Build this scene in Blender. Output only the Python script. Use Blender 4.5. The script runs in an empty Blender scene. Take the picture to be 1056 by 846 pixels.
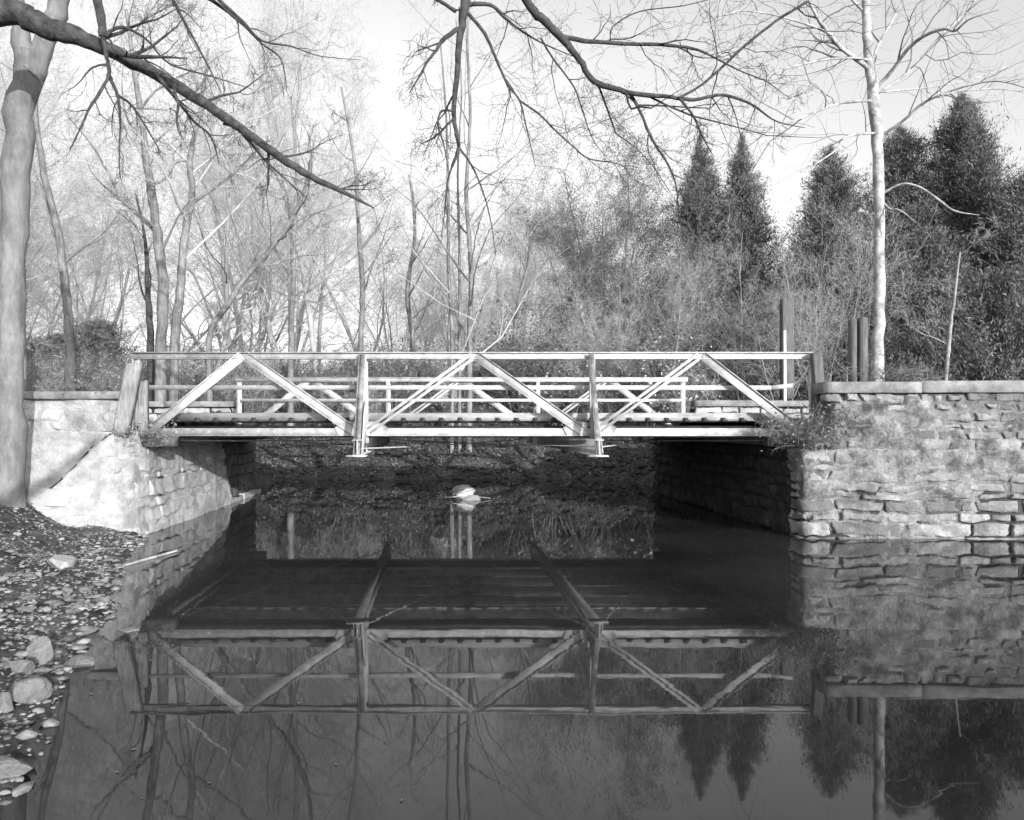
import bpy, math, random
import numpy as np
from mathutils import Vector, noise as mn

scene = bpy.context.scene
col = scene.collection
R = math.radians
F = 720.0; CH = 1.99; HY = 439.0
def P(px, py, Y):
    """a point seen at (px, py) of the 1056 px wide photograph and Y metres in front of the camera"""
    return Vector(((px-528)/F*Y, Y, CH-(py-HY)/F*Y))

# ------------------------------------------------------------------ materials (all neutral: a black and white photograph)
def mat(name, a, b, scale=6, rough=.85, bump=.3, bscale=None, a2=None, scale2=.8, spec=.25, dist=.02, detail=6, lo=.35, hi=.65, stretch=None):
    m = bpy.data.materials.new(name); m.use_nodes = True
    nt = m.node_tree; N = nt.nodes; L = nt.links
    bs = N['Principled BSDF']
    tc = N.new('ShaderNodeTexCoord'); co = tc.outputs['Object']
    if stretch:
        mp = N.new('ShaderNodeMapping'); mp.inputs['Scale'].default_value = stretch
        L.new(co, mp.inputs['Vector']); co = mp.outputs['Vector']
    n1 = N.new('ShaderNodeTexNoise'); n1.inputs['Scale'].default_value = scale; n1.inputs['Detail'].default_value = detail
    n1.inputs['Roughness'].default_value = .65
    L.new(co, n1.inputs['Vector'])
    r1 = N.new('ShaderNodeValToRGB'); r1.color_ramp.elements[0].position = lo; r1.color_ramp.elements[1].position = hi
    r1.color_ramp.elements[0].color = (a, a, a, 1); r1.color_ramp.elements[1].color = (b, b, b, 1)
    L.new(n1.outputs['Fac'], r1.inputs['Fac'])
    out = r1.outputs['Color']
    if a2 is not None:
        n2 = N.new('ShaderNodeTexNoise'); n2.inputs['Scale'].default_value = scale2; n2.inputs['Detail'].default_value = 8
        n2.inputs['Roughness'].default_value = .7
        L.new(tc.outputs['Object'], n2.inputs['Vector'])
        r2 = N.new('ShaderNodeValToRGB'); r2.color_ramp.elements[0].position = .42; r2.color_ramp.elements[1].position = .62
        r2.color_ramp.elements[0].color = (1, 1, 1, 1); r2.color_ramp.elements[1].color = (a2, a2, a2, 1)
        L.new(n2.outputs['Fac'], r2.inputs['Fac'])
        mx = N.new('ShaderNodeMix'); mx.data_type = 'RGBA'; mx.blend_type = 'MULTIPLY'; mx.inputs['Factor'].default_value = 1
        L.new(out, mx.inputs['A']); L.new(r2.outputs['Color'], mx.inputs['B']); out = mx.outputs['Result']
    L.new(out, bs.inputs['Base Color'])
    bs.inputs['Roughness'].default_value = rough
    bs.inputs['Specular IOR Level'].default_value = spec
    if bump:
        n3 = N.new('ShaderNodeTexNoise'); n3.inputs['Scale'].default_value = bscale or scale*3; n3.inputs['Detail'].default_value = 8
        n3.inputs['Roughness'].default_value = .7
        L.new(co, n3.inputs['Vector'])
        bp = N.new('ShaderNodeBump'); bp.inputs['Strength'].default_value = bump; bp.inputs['Distance'].default_value = dist
        L.new(n3.outputs['Fac'], bp.inputs['Height']); L.new(bp.outputs['Normal'], bs.inputs['Normal'])
    return m

M = {}
M['stone'] = mat('old_stone', .25, .45, 3.5, bump=.9, bscale=19, a2=.45, scale2=1.6, dist=.06)
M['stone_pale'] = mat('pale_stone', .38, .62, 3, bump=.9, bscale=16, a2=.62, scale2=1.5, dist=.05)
M['stone_dark'] = mat('dark_stone', .09, .20, 4, bump=.9, bscale=9, a2=.6, scale2=1.2, dist=.05)  # dark tone; on the left rear courses it stands for bridge shadow
M['stone_shaded'] = mat('shade_toned_stone', .03, .085, 4, bump=.9, bscale=9, a2=.6, scale2=1.2, dist=.05)  # stone blackened in colour to stand for the shade beneath the bridge
M['mortar'] = mat('joint_dirt', .02, .07, 8, bump=.6)
M['stone_b'] = mat('old_stone_dark', .17, .33, 4, bump=.9, bscale=19, a2=.5, scale2=2.0, dist=.06)
M['stone_c'] = mat('old_stone_light', .33, .52, 4, bump=.9, bscale=19, a2=.5, scale2=2.4, dist=.06)
M['skin'] = mat('crumbling_mortar', .24, .46, 5, bump=1, bscale=19, a2=.28, scale2=2.9, dist=.07)
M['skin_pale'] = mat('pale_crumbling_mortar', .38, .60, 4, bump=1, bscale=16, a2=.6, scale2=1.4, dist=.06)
M['mortar_pale'] = mat('lime_mortar', .14, .30, 8, bump=.8, a2=.5, scale2=1.5, dist=.05)
M['coping'] = mat('coping_stone', .18, .33, 4, bump=.9, a2=.6, scale2=2.5)
M['white_steel'] = mat('weathered_white_steel', .46, .62, 9, rough=.5, bump=.15, a2=.68, scale2=3.2, spec=.4)
M['steel_grey'] = mat('stained_steel', .14, .34, 7, rough=.6, bump=.25, a2=.6, scale2=3)
M['dark_steel'] = mat('dark_steel', .03, .08, 7, rough=.6, bump=.3)
M['deck'] = mat('deck_boards', .40, .58, 5, bump=.5, stretch=(8, .7, 4), a2=.6, scale2=2)  # boards paled to stand in for sunlight bounced up off the water
M['timber'] = mat('weathered_timber', .20, .38, 5, bump=.6, stretch=(6, 6, .7), a2=.7, scale2=3)
M['curb'] = mat('pale_timber', .30, .46, 5, bump=.5, stretch=(.7, 6, 6), a2=.7, scale2=2)
M['post'] = mat('grey_post', .08, .16, 5, bump=.3, stretch=(6, 6, .7))
M['pole'] = mat('white_paint', .6, .7, 5, bump=.05, rough=.5)
M['soil'] = mat('bank_soil', .04, .17, 7, bump=1.0, bscale=22, a2=.5, scale2=1.3, dist=.06)
M['rock'] = mat('rock', .15, .32, 5, bump=.7, bscale=11, a2=.6, scale2=3, dist=.05)
M['gravel'] = mat('gravel', .08, .34, 5, bump=.5, lo=.4, hi=.6)
M['bark_grey'] = mat('smooth_grey_bark', .16, .27, 4, bump=.6, bscale=18, stretch=(2.2, 2.2, .6), a2=.7, scale2=2.6, dist=.04)
M['bark_dark'] = mat('dark_bark', .03, .10, 9, bump=1, bscale=30, dist=.03)
M['bark_mid'] = mat('mid_bark', .15, .32, 5, bump=.5, stretch=(3, 3, .6), a2=.45, scale2=.8)
M['bark_pale'] = mat('pale_bark', .30, .50, 5, bump=.3, stretch=(3, 3, .6), a2=.5, scale2=.7)
M['bark_wood'] = mat('haze_toned_bark', .34, .56, 5, bump=.3, stretch=(3, 3, .6), a2=.5, scale2=.7)  # bark paled to imitate the overexposed haze of the background woodland
M['twig_light'] = mat('light_twigs', .36, .58, 2, bump=0)  # twigs paled too, the bright background haze put into their colour
M['leaf_mid'] = mat('grey_leaves', .08, .20, 2, bump=0)
M['bark_white'] = mat('sycamore_bark', .36, .62, 3, bump=.5, bscale=12, a2=.45, scale2=2.6)
M['twig_pale'] = mat('pale_twigs', .34, .58, 2, bump=0)
M['twig_mid'] = mat('mid_twigs', .11, .22, 2, bump=0)
M['needle'] = mat('cedar_needles', .06, .22, 1.6, bump=0, rough=.7)
M['needle2'] = mat('cedar_needles_light', .08, .23, 1.6, bump=0, rough=.7)
M['leaf'] = mat('dry_leaves', .12, .30, 2, bump=0)
M['litter'] = mat('leaf_litter', .035, .13, 9, bump=1, bscale=25, a2=.5, scale2=.7, dist=.06)  # litter darkened so its colour carries the shade of the far bank
M['weed'] = mat('dry_weed', .10, .28, 4, bump=0)
M['vine'] = mat('vine_leaves', .04, .12, 4, bump=0, rough=.6)

# water: muddy, calm
m = bpy.data.materials.new('canal_water'); m.use_nodes = True; nt = m.node_tree; N = nt.nodes; L = nt.links
bs = N['Principled BSDF']; bs.inputs['IOR'].default_value = 1.42; bs.inputs['Roughness'].default_value = .02
tc = N.new('ShaderNodeTexCoord')
n0 = N.new('ShaderNodeTexNoise'); n0.inputs['Scale'].default_value = .35; n0.inputs['Detail'].default_value = 4
L.new(tc.outputs['Object'], n0.inputs['Vector'])
rr = N.new('ShaderNodeValToRGB'); rr.color_ramp.elements[0].color = (.014, .014, .014, 1); rr.color_ramp.elements[1].color = (.036, .036, .036, 1)
rr.color_ramp.elements[0].position = .35; rr.color_ramp.elements[1].position = .65
L.new(n0.outputs['Fac'], rr.inputs['Fac']); L.new(rr.outputs['Color'], bs.inputs['Base Color'])
n1 = N.new('ShaderNodeTexNoise'); n1.inputs['Scale'].default_value = 2.2; n1.inputs['Detail'].default_value = 3
mp = N.new('ShaderNodeMapping'); mp.inputs['Scale'].default_value = (.6, 1.6, 1)
L.new(tc.outputs['Object'], mp.inputs['Vector']); L.new(mp.outputs['Vector'], n1.inputs['Vector'])
bp = N.new('ShaderNodeBump'); bp.inputs['Strength'].default_value = .06; bp.inputs['Distance'].default_value = .008
L.new(n1.outputs['Fac'], bp.inputs['Height']); L.new(bp.outputs['Normal'], bs.inputs['Normal'])
M['water'] = m

# ------------------------------------------------------------------ object helpers
def tag(o, label=None, cat=None, group=None, kind=None):
    if label: o['label'] = label
    if cat: o['category'] = cat
    if group: o['group'] = group
    if kind: o['kind'] = kind
    return o
def empty(name, loc, label, cat, group=None):
    o = bpy.data.objects.new(name, None); col.objects.link(o); o.location = loc; o.empty_display_size = .2
    return tag(o, label, cat, group)
class MB:
    def __init__(s): s.v = []; s.q = []; s.t = []; s.n = 0; s.mi = []; s.mt = []
    def add(s, v, q=None, t=None, mi=0):
        v = np.asarray(v, dtype=np.float64).reshape(-1, 3)
        if q is not None and len(q):
            q = np.asarray(q, dtype=np.int64).reshape(-1, 4); s.q.append(q+s.n); s.mi.append(np.full(len(q), mi))
        if t is not None and len(t):
            t = np.asarray(t, dtype=np.int64).reshape(-1, 3); s.t.append(t+s.n); s.mt.append(np.full(len(t), mi))
        s.v.append(v); s.n += len(v)
    def obox(s, c, ax, ay, az, hx, hy, hz, mi=0):
        c = np.array(c); ax = np.array(ax)*hx; ay = np.array(ay)*hy; az = np.array(az)*hz
        v = [c+i*ax+j*ay+k*az for i in (-1, 1) for j in (-1, 1) for k in (-1, 1)]
        s.add(v, [(0, 1, 3, 2), (4, 6, 7, 5), (0, 4, 5, 1), (2, 3, 7, 6), (0, 2, 6, 4), (1, 5, 7, 3)], mi=mi)
    def box(s, x0, x1, y0, y1, z0, z1, mi=0):
        s.obox(((x0+x1)/2, (y0+y1)/2, (z0+z1)/2), (1, 0, 0), (0, 1, 0), (0, 0, 1), abs(x1-x0)/2, abs(y1-y0)/2, abs(z1-z0)/2, mi)
    def beam(s, p0, p1, offs, ref=(0, -1, 0)):
        """boxes running from p0 to p1; offs = list of (v0, v1, n0, n1): extent in the side and the ref direction"""
        p0 = Vector(p0); p1 = Vector(p1); a = (p1-p0); ln = a.length; a.normalize()
        n = Vector(ref); n = (n-a*n.dot(a)).normalized(); v = n.cross(a).normalized()
        if v.z < 0: v = -v
        for (v0, v1, n0, n1) in offs:
            c = (p0+p1)/2+v*(v0+v1)/2+n*(n0+n1)/2
            s.obox(c, a, v, n, ln/2, abs(v1-v0)/2, abs(n1-n0)/2)
    def tubes(s, polys, rads, sides, mi=0):
        groups = {}
        for p, r in zip(polys, rads): groups.setdefault(len(p), []).append((p, r))
        for n, lst in groups.items():
            pts = np.array([l[0] for l in lst], dtype=np.float64); rad = np.array([l[1] for l in lst], dtype=np.float64)
            B = len(lst)
            tan = np.empty_like(pts); tan[:, 1:-1] = pts[:, 2:]-pts[:, :-2]; tan[:, 0] = pts[:, 1]-pts[:, 0]; tan[:, -1] = pts[:, -1]-pts[:, -2]
            tan /= np.linalg.norm(tan, axis=2, keepdims=True)+1e-9
            main = pts[:, -1]-pts[:, 0]; main /= np.linalg.norm(main, axis=1, keepdims=True)+1e-9
            ref = np.where(np.abs(main[:, 2:3]) < .8, np.array([[0, 0, 1.]]), np.array([[1., 0, 0]]))[:, None, :]
            u = np.cross(tan, np.broadcast_to(ref, tan.shape)); u /= np.linalg.norm(u, axis=2, keepdims=True)+1e-9
            w = np.cross(tan, u)
            an = np.arange(sides)*2*np.pi/sides
            ring = pts[:, :, None, :]+rad[:, :, None, None]*(u[:, :, None, :]*np.cos(an)[None, None, :, None]+w[:, :, None, :]*np.sin(an)[None, None, :, None])
            V = ring.reshape(-1, 3)
            b = np.arange(B)[:, None, None]*n*sides; i = np.arange(n-1)[None, :, None]*sides; k = np.arange(sides)[None, None, :]; k2 = (k+1) % sides
            q = np.stack([b+i+k, b+i+k2, b+i+sides+k2, b+i+sides+k], axis=-1).reshape(-1, 4)
            s.add(V, q, mi=mi)
    def build(s, name, mats, parent=None, smooth=False, loc=None):
        if not isinstance(mats, (list, tuple)): mats = [mats]
        V = np.concatenate(s.v)
        me = bpy.data.meshes.new(name)
        nq = sum(len(q) for q in s.q); nt_ = sum(len(t) for t in s.t)
        if loc is not None: V = V-np.array(loc)
        me.vertices.add(len(V)); me.vertices.foreach_set('co', V.astype(np.float32).ravel())
        loops = []
        if nq: loops.append(np.concatenate(s.q).ravel())
        if nt_: loops.append(np.concatenate(s.t).ravel())
        loops = np.concatenate(loops).astype(np.int32)
        me.loops.add(len(loops)); me.loops.foreach_set('vertex_index', loops)
        me.polygons.add(nq+nt_)
        st = np.concatenate([np.arange(nq)*4, nq*4+np.arange(nt_)*3]).astype(np.int32)
        me.polygons.foreach_set('loop_start', st)
        mi = np.concatenate((s.mi if s.mi else [np.zeros(0)])+(s.mt if s.mt else [np.zeros(0)])).astype(np.int32)
        for mm in mats: me.materials.append(mm)
        me.polygons.foreach_set('material_index', mi)
        if smooth: me.polygons.foreach_set('use_smooth', np.ones(nq+nt_, dtype=bool))
        me.update(calc_edges=True); me.validate()
        o = bpy.data.objects.new(name, me); col.objects.link(o)
        if parent: o.parent = parent
        if loc is not None and parent is None: o.location = loc
        return o
def recalc(o):
    import bmesh
    b = bmesh.new(); b.from_mesh(o.data); bmesh.ops.recalc_face_normals(b, faces=b.faces); b.to_mesh(o.data); b.free()
def copy_tree(o, parent=None):
    c = o.copy(); col.objects.link(c)
    if parent: c.parent = parent
    for ch in [x for x in o.children]: copy_tree(ch, c)
    return c

# ------------------------------------------------------------------ terrain
def sm(a, b, x):
    t = np.clip((x-a)/(b-a), 0, 1); return t*t*(3-2*t)
BANKY = [-20, 1.0, 2.2, 3.2, 3.97, 4.6, 5.5, 6.2, 6.95, 8.4, 10.2, 12.0, 12.4]
BANKX = [-1.0, -1.6, -2.2, -2.6, -2.8, -3.0, -3.55, -3.8, -4.1, -4.7, -5.7, -6.35, -6.5]
_r = np.random.RandomState(4)
_t = _r.rand(4, 64, 64)
def vnoise(x, y, f, k=0):
    xx = x*f+1000.; yy = y*f+1000.
    xi = np.floor(xx).astype(int); yi = np.floor(yy).astype(int); fx = xx-xi; fy = yy-yi
    fx = fx*fx*(3-2*fx); fy = fy*fy*(3-2*fy); T = _t[k]
    g = lambda a, b: T[a % 64, b % 64]
    return (g(xi, yi)*(1-fx)+g(xi+1, yi)*fx)*(1-fy)+(g(xi, yi+1)*(1-fx)+g(xi+1, yi+1)*fx)*fy-.5
def terrain(X, Y):
    X = np.asarray(X, float); Y = np.asarray(Y, float)
    # near pool and left bank
    bx = np.interp(Y, BANKY, BANKX)
    d = bx-X
    near = np.where(d > 0, .25*np.minimum(d, 1.2)+.5*np.clip(d-1.2, 0, .7)+.12*np.maximum(d-1.9, 0), np.maximum(d*.5, -1.2))
    near = np.minimum(near, 1.6)
    near = near+np.where(d > 0, 1, 0)*sm(-7.4, -9.2, X)*sm(9.5, 12.2, Y)*.25
    yw = np.interp(X, [-14, -9.6, -8.4, -7.75, -7.2, -6.85, -6.65], [9.6, 11.0, 11.42, 11.68, 11.92, 12.2, 12.55])+np.where(X > -8.2, .28, .15); zw = np.interp(X, [-12, -9.6, -8.4, -7.75, -7.2, -6.9], [.5, .32, .5, .93, 1.58, 1.84])
    fill = zw+.02+np.clip((Y-yw-.25)/(12.75-yw), 0, 1)*(1.86-zw)+vnoise(X, Y, 3, 2)*.10
    near = np.where((X < -6.95) & (Y > yw+.2), np.maximum(fill, near*0), near)
    near = near+np.where(d > .05, 1, .3)*(vnoise(X, Y, 1.7)*.16+vnoise(X, Y, 5, 1)*.07)
    back = sm(2.4, .6, Y)*1.0; near = np.maximum(near, np.where(Y < 2.4, -1.2+back*1.7, near))
    near = np.where(X > 24, np.maximum(near, -1+sm(24, 30, X)*3.4), near)
    # high ground
    high = 2.12+sm(20, 60, Y)*1.6+sm(60, 200, Y)*5+sm(200, 900, Y)*14+(vnoise(X, Y, .13, 2)*1.0+vnoise(X, Y, .5, 3)*.35)*sm(21.5, 26, Y)
    # canal behind / under the bridge
    lx = -6.48-.1207*(Y-12.35); rx = 5.12-.111*(Y-12.3)
    inside = (X > lx-.35) & (X < rx+.35) & (Y < 21.6)
    farb = 26.2+vnoise(X, Y*0, .35, 1)*2.0-np.clip((X-2)*.35, 0, 3)
    far = np.where(Y < farb, np.maximum(-1.2, (Y-farb)*.5), np.minimum((Y-farb)*.62, high))
    side = np.minimum(np.maximum((lx-.3-X)*.7, (X-rx-.3)*.7), 3)       # banks of the far basin
    far2 = np.where(Y >= 21.6, np.minimum(np.maximum(far, np.where(side > 0, side-.1, -1.2)), high), high)
    far2 = far2+np.where((Y > 21.6), vnoise(X, Y, 1.3)*.3+vnoise(X, Y, 3.7, 1)*.12, 0)
    ground = np.where(Y < 21.6, high, far2)
    ground = np.where(inside, -1.2, ground)
    return np.where((Y < 12.55) | ((X < -6.95) & (Y < 12.98)), near, ground)
def axis(a, b, step, outs):
    c = list(np.arange(a, b+1e-6, step)); lo = [a-o for o in outs][::-1]; hi = [b+o for o in outs]
    return np.array(lo+c+hi)
outs = [1, 2.5, 5, 8, 12, 18, 28, 45, 80, 140, 250, 450, 800, 1400]
gx = axis(-15, 14, .12, outs); gy = axis(-3, 34, .12, outs)
GX, GY = np.meshgrid(gx, gy, indexing='ij')
GZ = terrain(GX, GY)
nx, ny = GX.shape
idx = np.arange(nx*ny).reshape(nx, ny)
q = np.stack([idx[:-1, :-1], idx[1:, :-1], idx[1:, 1:], idx[:-1, 1:]], -1).reshape(-1, 4)
mb = MB(); mb.add(np.stack([GX, GY, GZ], -1).reshape(-1, 3), q)
g = mb.build('ground', [M['soil'], M['litter']], smooth=True); tag(g, 'stony soil bank and leaf covered woodland floor', 'ground', kind='structure')
cy = GY[:-1, :-1].ravel(); g.data.polygons.foreach_set('material_index', (cy > 12.5).astype(np.int32))
mb = MB(); mb.add([(-45, -3, 0), (60, -3, 0), (60, 60, 0), (-45, 60, 0)], [(0, 1, 2, 3)])
w = mb.build('water', M['water']); tag(w, 'still dark canal water under the bridge', 'water', kind='structure')

# ------------------------------------------------------------------ stone walls
def resample(path):
    pts = [np.array(p, float) for p in path]; s = [0]
    for a, b in zip(pts[:-1], pts[1:]): s.append(s[-1]+np.linalg.norm(b-a))
    s = np.array(s); A = np.array(pts)
    def at(u):
        u = np.asarray(u); x = np.interp(u, s, A[:, 0]); y = np.interp(u, s, A[:, 1])
        e = .12
        xa = np.interp(u-e, s, A[:, 0]); xb = np.interp(u+e, s, A[:, 0]); ya = np.interp(u-e, s, A[:, 1]); yb = np.interp(u+e, s, A[:, 1])
        dx = xb-xa; dy = yb-ya; l = np.hypot(dx, dy)+1e-9
        return x, y, dy/l, -dx/l
    return at, s[-1]
def stone_wall(mb, path, courses, seed, wmin=.35, wmax=1.0, gap=.012, jut=.035, cj=.02, thick=.6, ztop=None, rough=.012, lump=0, batter=0, slope=None, mi=0, miback=1, missing=0, tones=(0,), edge=.018, wav=.03, skin=None, miskin=2, big=.18):
    rng = np.random.RandomState(seed); at, Ln = resample(path)
    z = courses[0]
    zs = [z]
    for h in courses[1:]: z += h; zs.append(z)
    for ci in range(len(zs)-1):
        z0, z1 = zs[ci], zs[ci+1]; u = -rng.rand()*wmax*.6
        while u < Ln:
            wd = rng.uniform(wmin, wmax)*(1 if ci else 1.5)
            a = max(u, 0); b = min(u+wd, Ln); u += wd
            if b-a < .1: continue
            if rng.rand() < missing: continue
            if slope is not None and z1 > slope(.5*(a+b))+.03: continue
            nu = max(4, int((b-a)/.07)+2); nv = max(4, int((z1-z0)/.06)+2)
            g = gap*rng.uniform(.3, 1.1) if rng.rand() > big else gap*rng.uniform(2, 3.5)
            mi = tones[rng.randint(len(tones))]
            fu = np.concatenate([[0, .02/(b-a)], np.linspace(.05/(b-a), 1-.05/(b-a), nu-2 if nu > 4 else 3), [1-.02/(b-a), 1]]); fu = np.clip(fu, 0, 1)
            fv = np.concatenate([[0, .015/(z1-z0)], np.linspace(.045/(z1-z0), 1-.045/(z1-z0), max(nv-2, 3)), [1-.015/(z1-z0), 1]]); fv = np.clip(fv, 0, 1)
            U, V = np.meshgrid(fu, fv, indexing='ij')
            cjx = rng.uniform(0, cj*2, (2, 2)); cjz = rng.uniform(0, cj, (2, 2))
            bl = lambda c: c[0, 0]*(1-U)*(1-V)+c[1, 0]*U*(1-V)+c[0, 1]*(1-U)*V+c[1, 1]*U*V
            su = a+g+(b-a-2*g)*U+bl(cjx)*(1-2*U); sz = z0+g*.7+(z1-z0-1.4*g)*V+bl(cjz)*(1-2*V)
            eu = np.minimum(U, 1-U)*(b-a); ev = np.minimum(V, 1-V)*(z1-z0); e = np.minimum(eu, ev)
            d = rng.uniform(-jut, jut)-edge*np.clip(1-e/.03, 0, 1)**1.8
            d = d+vnoise(su+ci*7.3, sz*1.0+seed, 6, 0)*rough*2+vnoise(su+ci*3, sz+seed, 15, 1)*rough*1.4-np.clip(np.abs(vnoise(su+ci*11, sz+seed*2, 5, 3))-.22, 0, 1)*rough*4
            tl = rng.uniform(-.03, .03, 2)*jut/.035; d = d+tl[0]*(U-.5)+tl[1]*(V-.5)
            if lump: d = d+vnoise(su, sz+seed*3, 2.2, 2)*lump
            # rough edges: perturb outline a little
            su = su+(vnoise(su*1.0, sz+9, 8, 2)*.05+vnoise(su*1.0, sz+9, 21, 1)*.02)*(1-np.clip(e/.12, 0, 1)); sz = sz+(vnoise(su+5, sz, 6, 3)*.05+vnoise(su+5, sz, 19, 0)*.02)*(1-np.clip(e/.12, 0, 1))
            sz = sz+vnoise(su, sz*0+ci*.37+.2, .9, 1)*wav*2*(1 if ci else .3)
            if batter: d = d-batter*(sz-zs[0])
            x, y, nxx, nyy = at(su)
            X = x+nxx*d; Y = y+nyy*d
            A = np.stack([X, Y, sz], -1); n1, n2 = U.shape
            bk = -.15-(batter*(sz-zs[0]) if batter else 0)
            B = np.stack([x+nxx*bk, y+nyy*bk, sz], -1)
            ring = [(i, 0) for i in range(n1)]+[(n1-1, j) for j in range(1, n2)]+[(i, n2-1) for i in range(n1-2, -1, -1)]+[(0, j) for j in range(n2-2, 0, -1)]
            id_ = np.arange(n1*n2).reshape(n1, n2)
            qq = np.stack([id_[:-1, :-1], id_[1:, :-1], id_[1:, 1:], id_[:-1, 1:]], -1).reshape(-1, 4)
            vb = np.array([B[i, j] for i, j in ring]); k = len(ring)
            rq = [(id_[ring[m2]], n1*n2+m2, n1*n2+(m2+1) % k, id_[ring[(m2+1) % k]]) for m2 in range(k)]
            mb.add(np.concatenate([A.reshape(-1, 3), vb]), np.concatenate([qq, np.array(rq)]), mi=mi)
    if skin:
        lev, lev1, amp = skin if len(skin) == 3 else (skin[0], skin[0], skin[1]); us = np.arange(0, Ln, .05); zz = np.arange(zs[0]+.02, (zs[-1]-.03 if ztop is None else ztop), .045)
        U, Z = np.meshgrid(us, zz, indexing='ij'); x, y, nxx, nyy = at(U)
        d = lev+(lev1-lev)*np.clip((Z-zs[0]-.2)/(zs[-1]-zs[0]-.3), 0, 1)**1.3+amp*(vnoise(U, Z, 1.3, 0)*1.6+vnoise(U, Z, 3.5, 1)*.8+vnoise(U, Z, 9, 2)*.45+vnoise(U, Z, 17, 3)*.2)
        if lump: d = d+vnoise(U, Z+seed*3, 2.2, 2)*lump
        if batter: d = d-batter*(Z-zs[0])
        if slope is not None: d = np.where(Z > np.array([slope(t) for t in us])[:, None]-.03, -.4, d)
        n1, n2 = U.shape; id_ = np.arange(n1*n2).reshape(n1, n2)
        mb.add(np.stack([x+nxx*d, y+nyy*d, Z], -1).reshape(-1, 3), np.stack([id_[:-1, :-1], id_[1:, :-1], id_[1:, 1:], id_[:-1, 1:]], -1).reshape(-1, 4), mi=miskin)
    # core behind the stones
    zt = zs[-1]-.02 if ztop is None else ztop
    us = np.linspace(0, Ln, max(2, int(Ln/.25))); x, y, nxx, nyy = at(us)
    zz = np.full(len(us), zt) if slope is None else np.minimum(zt, np.array([slope(t) for t in us])-.02)
    f0 = .06; n = len(us)
    bt = batter*(zz-zs[0]) if batter else 0
    vs = np.concatenate([np.stack([x-nxx*f0, y-nyy*f0, np.full(n, zs[0])], -1), np.stack([x-nxx*(f0+bt), y-nyy*(f0+bt), zz], -1),
                         np.stack([x-nxx*thick, y-nyy*thick, zz], -1), np.stack([x-nxx*thick, y-nyy*thick, np.full(n, zs[0])], -1)])
    i = np.arange(n-1); qs = np.concatenate([np.stack([i+a*n, i+1+a*n, i+1+b*n, i+b*n], -1) for a, b in ((0, 1), (1, 2), (2, 3))])
    mb.add(vs, qs, mi=miback)
    mb.add(vs[[0, n, 2*n, 3*n, n-1, 2*n-1, 3*n-1, 4*n-1]], [(0, 1, 2, 3), (4, 7, 6, 5)], mi=miback)
def coping_run(parent, p0, p1, z0, h, dep, seed, over=.07, origin=(0, 0, 0)):
    rng = random.Random(seed); p0 = Vector(p0); p1 = Vector(p1); a = p1-p0; Ln = a.length; a.normalize(); n = Vector((a.y, -a.x, 0))
    u = 0
    while u < Ln-.05:
        wd = min(rng.uniform(1.3, 2.4), Ln-u)
        if Ln-u-wd < .4: wd = Ln-u
        dz = rng.uniform(-.015, .015); dn = rng.uniform(-.015, .02); hh = h*rng.uniform(.93, 1.05)
        c = p0+a*(u+wd/2)+n*(over+dn-dep/2); u += wd
        mb = MB(); nuu = max(6, int(wd/.12)); prof = []
        # rounded rectangular profile swept along the stone, slightly worn
        r = .012; pr = [(-dep/2, 0), (dep/2-r, 0), (dep/2, r), (dep/2, hh-r), (dep/2-r, hh), (-dep/2, hh)]
        A = []
        for k in range(nuu+1):
            t = (k/nuu-.5)*(wd-.012)
            for (e, f) in pr:
                nz = mn.noise(Vector((u*3+t*3.1, e*4, f*6+seed)))*.008
                A.append(c+a*t+n*(e+nz)+Vector((0, 0, z0+dz+f+nz*.7)))
        m_ = len(pr); Q = [(k*m_+j, k*m_+(j+1) % m_, (k+1)*m_+(j+1) % m_, (k+1)*m_+j) for k in range(nuu) for j in range(m_)]
        Q += [(0, 1, 2, 3), (0, 3, 4, 5)]; e0 = nuu*m_; Q += [(e0+3, e0+2, e0+1, e0), (e0+5, e0+4, e0+3, e0)]
        mb.add([tuple(v) for v in A], Q)
        o = mb.build('coping_stone', M['coping'], parent); recalc(o)
def wall_thing(name, loc, label): 
    return empty(name, loc, label, 'stone wall')

# right abutment with its wing wall
t = empty('stone_abutment', (0, 0, 0), 'stone abutment and wing wall at the right end of the bridge with flat coping', 'abutment')
mb = MB()
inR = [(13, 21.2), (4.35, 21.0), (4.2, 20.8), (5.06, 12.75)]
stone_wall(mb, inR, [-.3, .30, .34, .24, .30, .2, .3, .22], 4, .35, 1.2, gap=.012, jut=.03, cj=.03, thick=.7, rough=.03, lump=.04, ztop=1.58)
b1 = mb.build('canal_side_courses', [M['stone_shaded'], M['mortar']], t, smooth=False); recalc(b1)  # shade of this inner face is painted in by the blackened stone
mb = MB()
lowR = [(5.055, 12.80), (5.08, 12.42), (5.13, 12.28), (5.25, 12.25), (14.5, 12.12)]
stone_wall(mb, lowR, [-.3, .33, .27, .17, .22, .12, .17, .21, .13, .28], 3, .25, 1.35, gap=.007, jut=.018, cj=.04, thick=.7, rough=.03, tones=(0, 0, 2, 3), skin=(-.075, .012, .055), miskin=4, lump=.02, edge=.014)
upR = [(5.66, 13.1), (5.58, 12.34), (5.68, 12.28), (14.5, 12.13)]
b1 = mb.build('lower_courses', [M['stone'], M['mortar'], M['stone_b'], M['stone_c'], M['skin']], t, smooth=False); recalc(b1)
mb = MB(); stone_wall(mb, upR, [1.42, .15, .17, .19, .11, .2, .14, .19], 5, .14, .6, gap=.010, jut=.03, cj=.04, thick=.7, rough=.04, lump=.09, ztop=2.56, tones=(0, 0, 2, 3), skin=(-.028, .09), miskin=4)
b1 = mb.build('upper_rubble', [M['stone'], M['mortar_pale'], M['stone_b'], M['stone_c'], M['skin']], t); recalc(b1)
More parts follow.
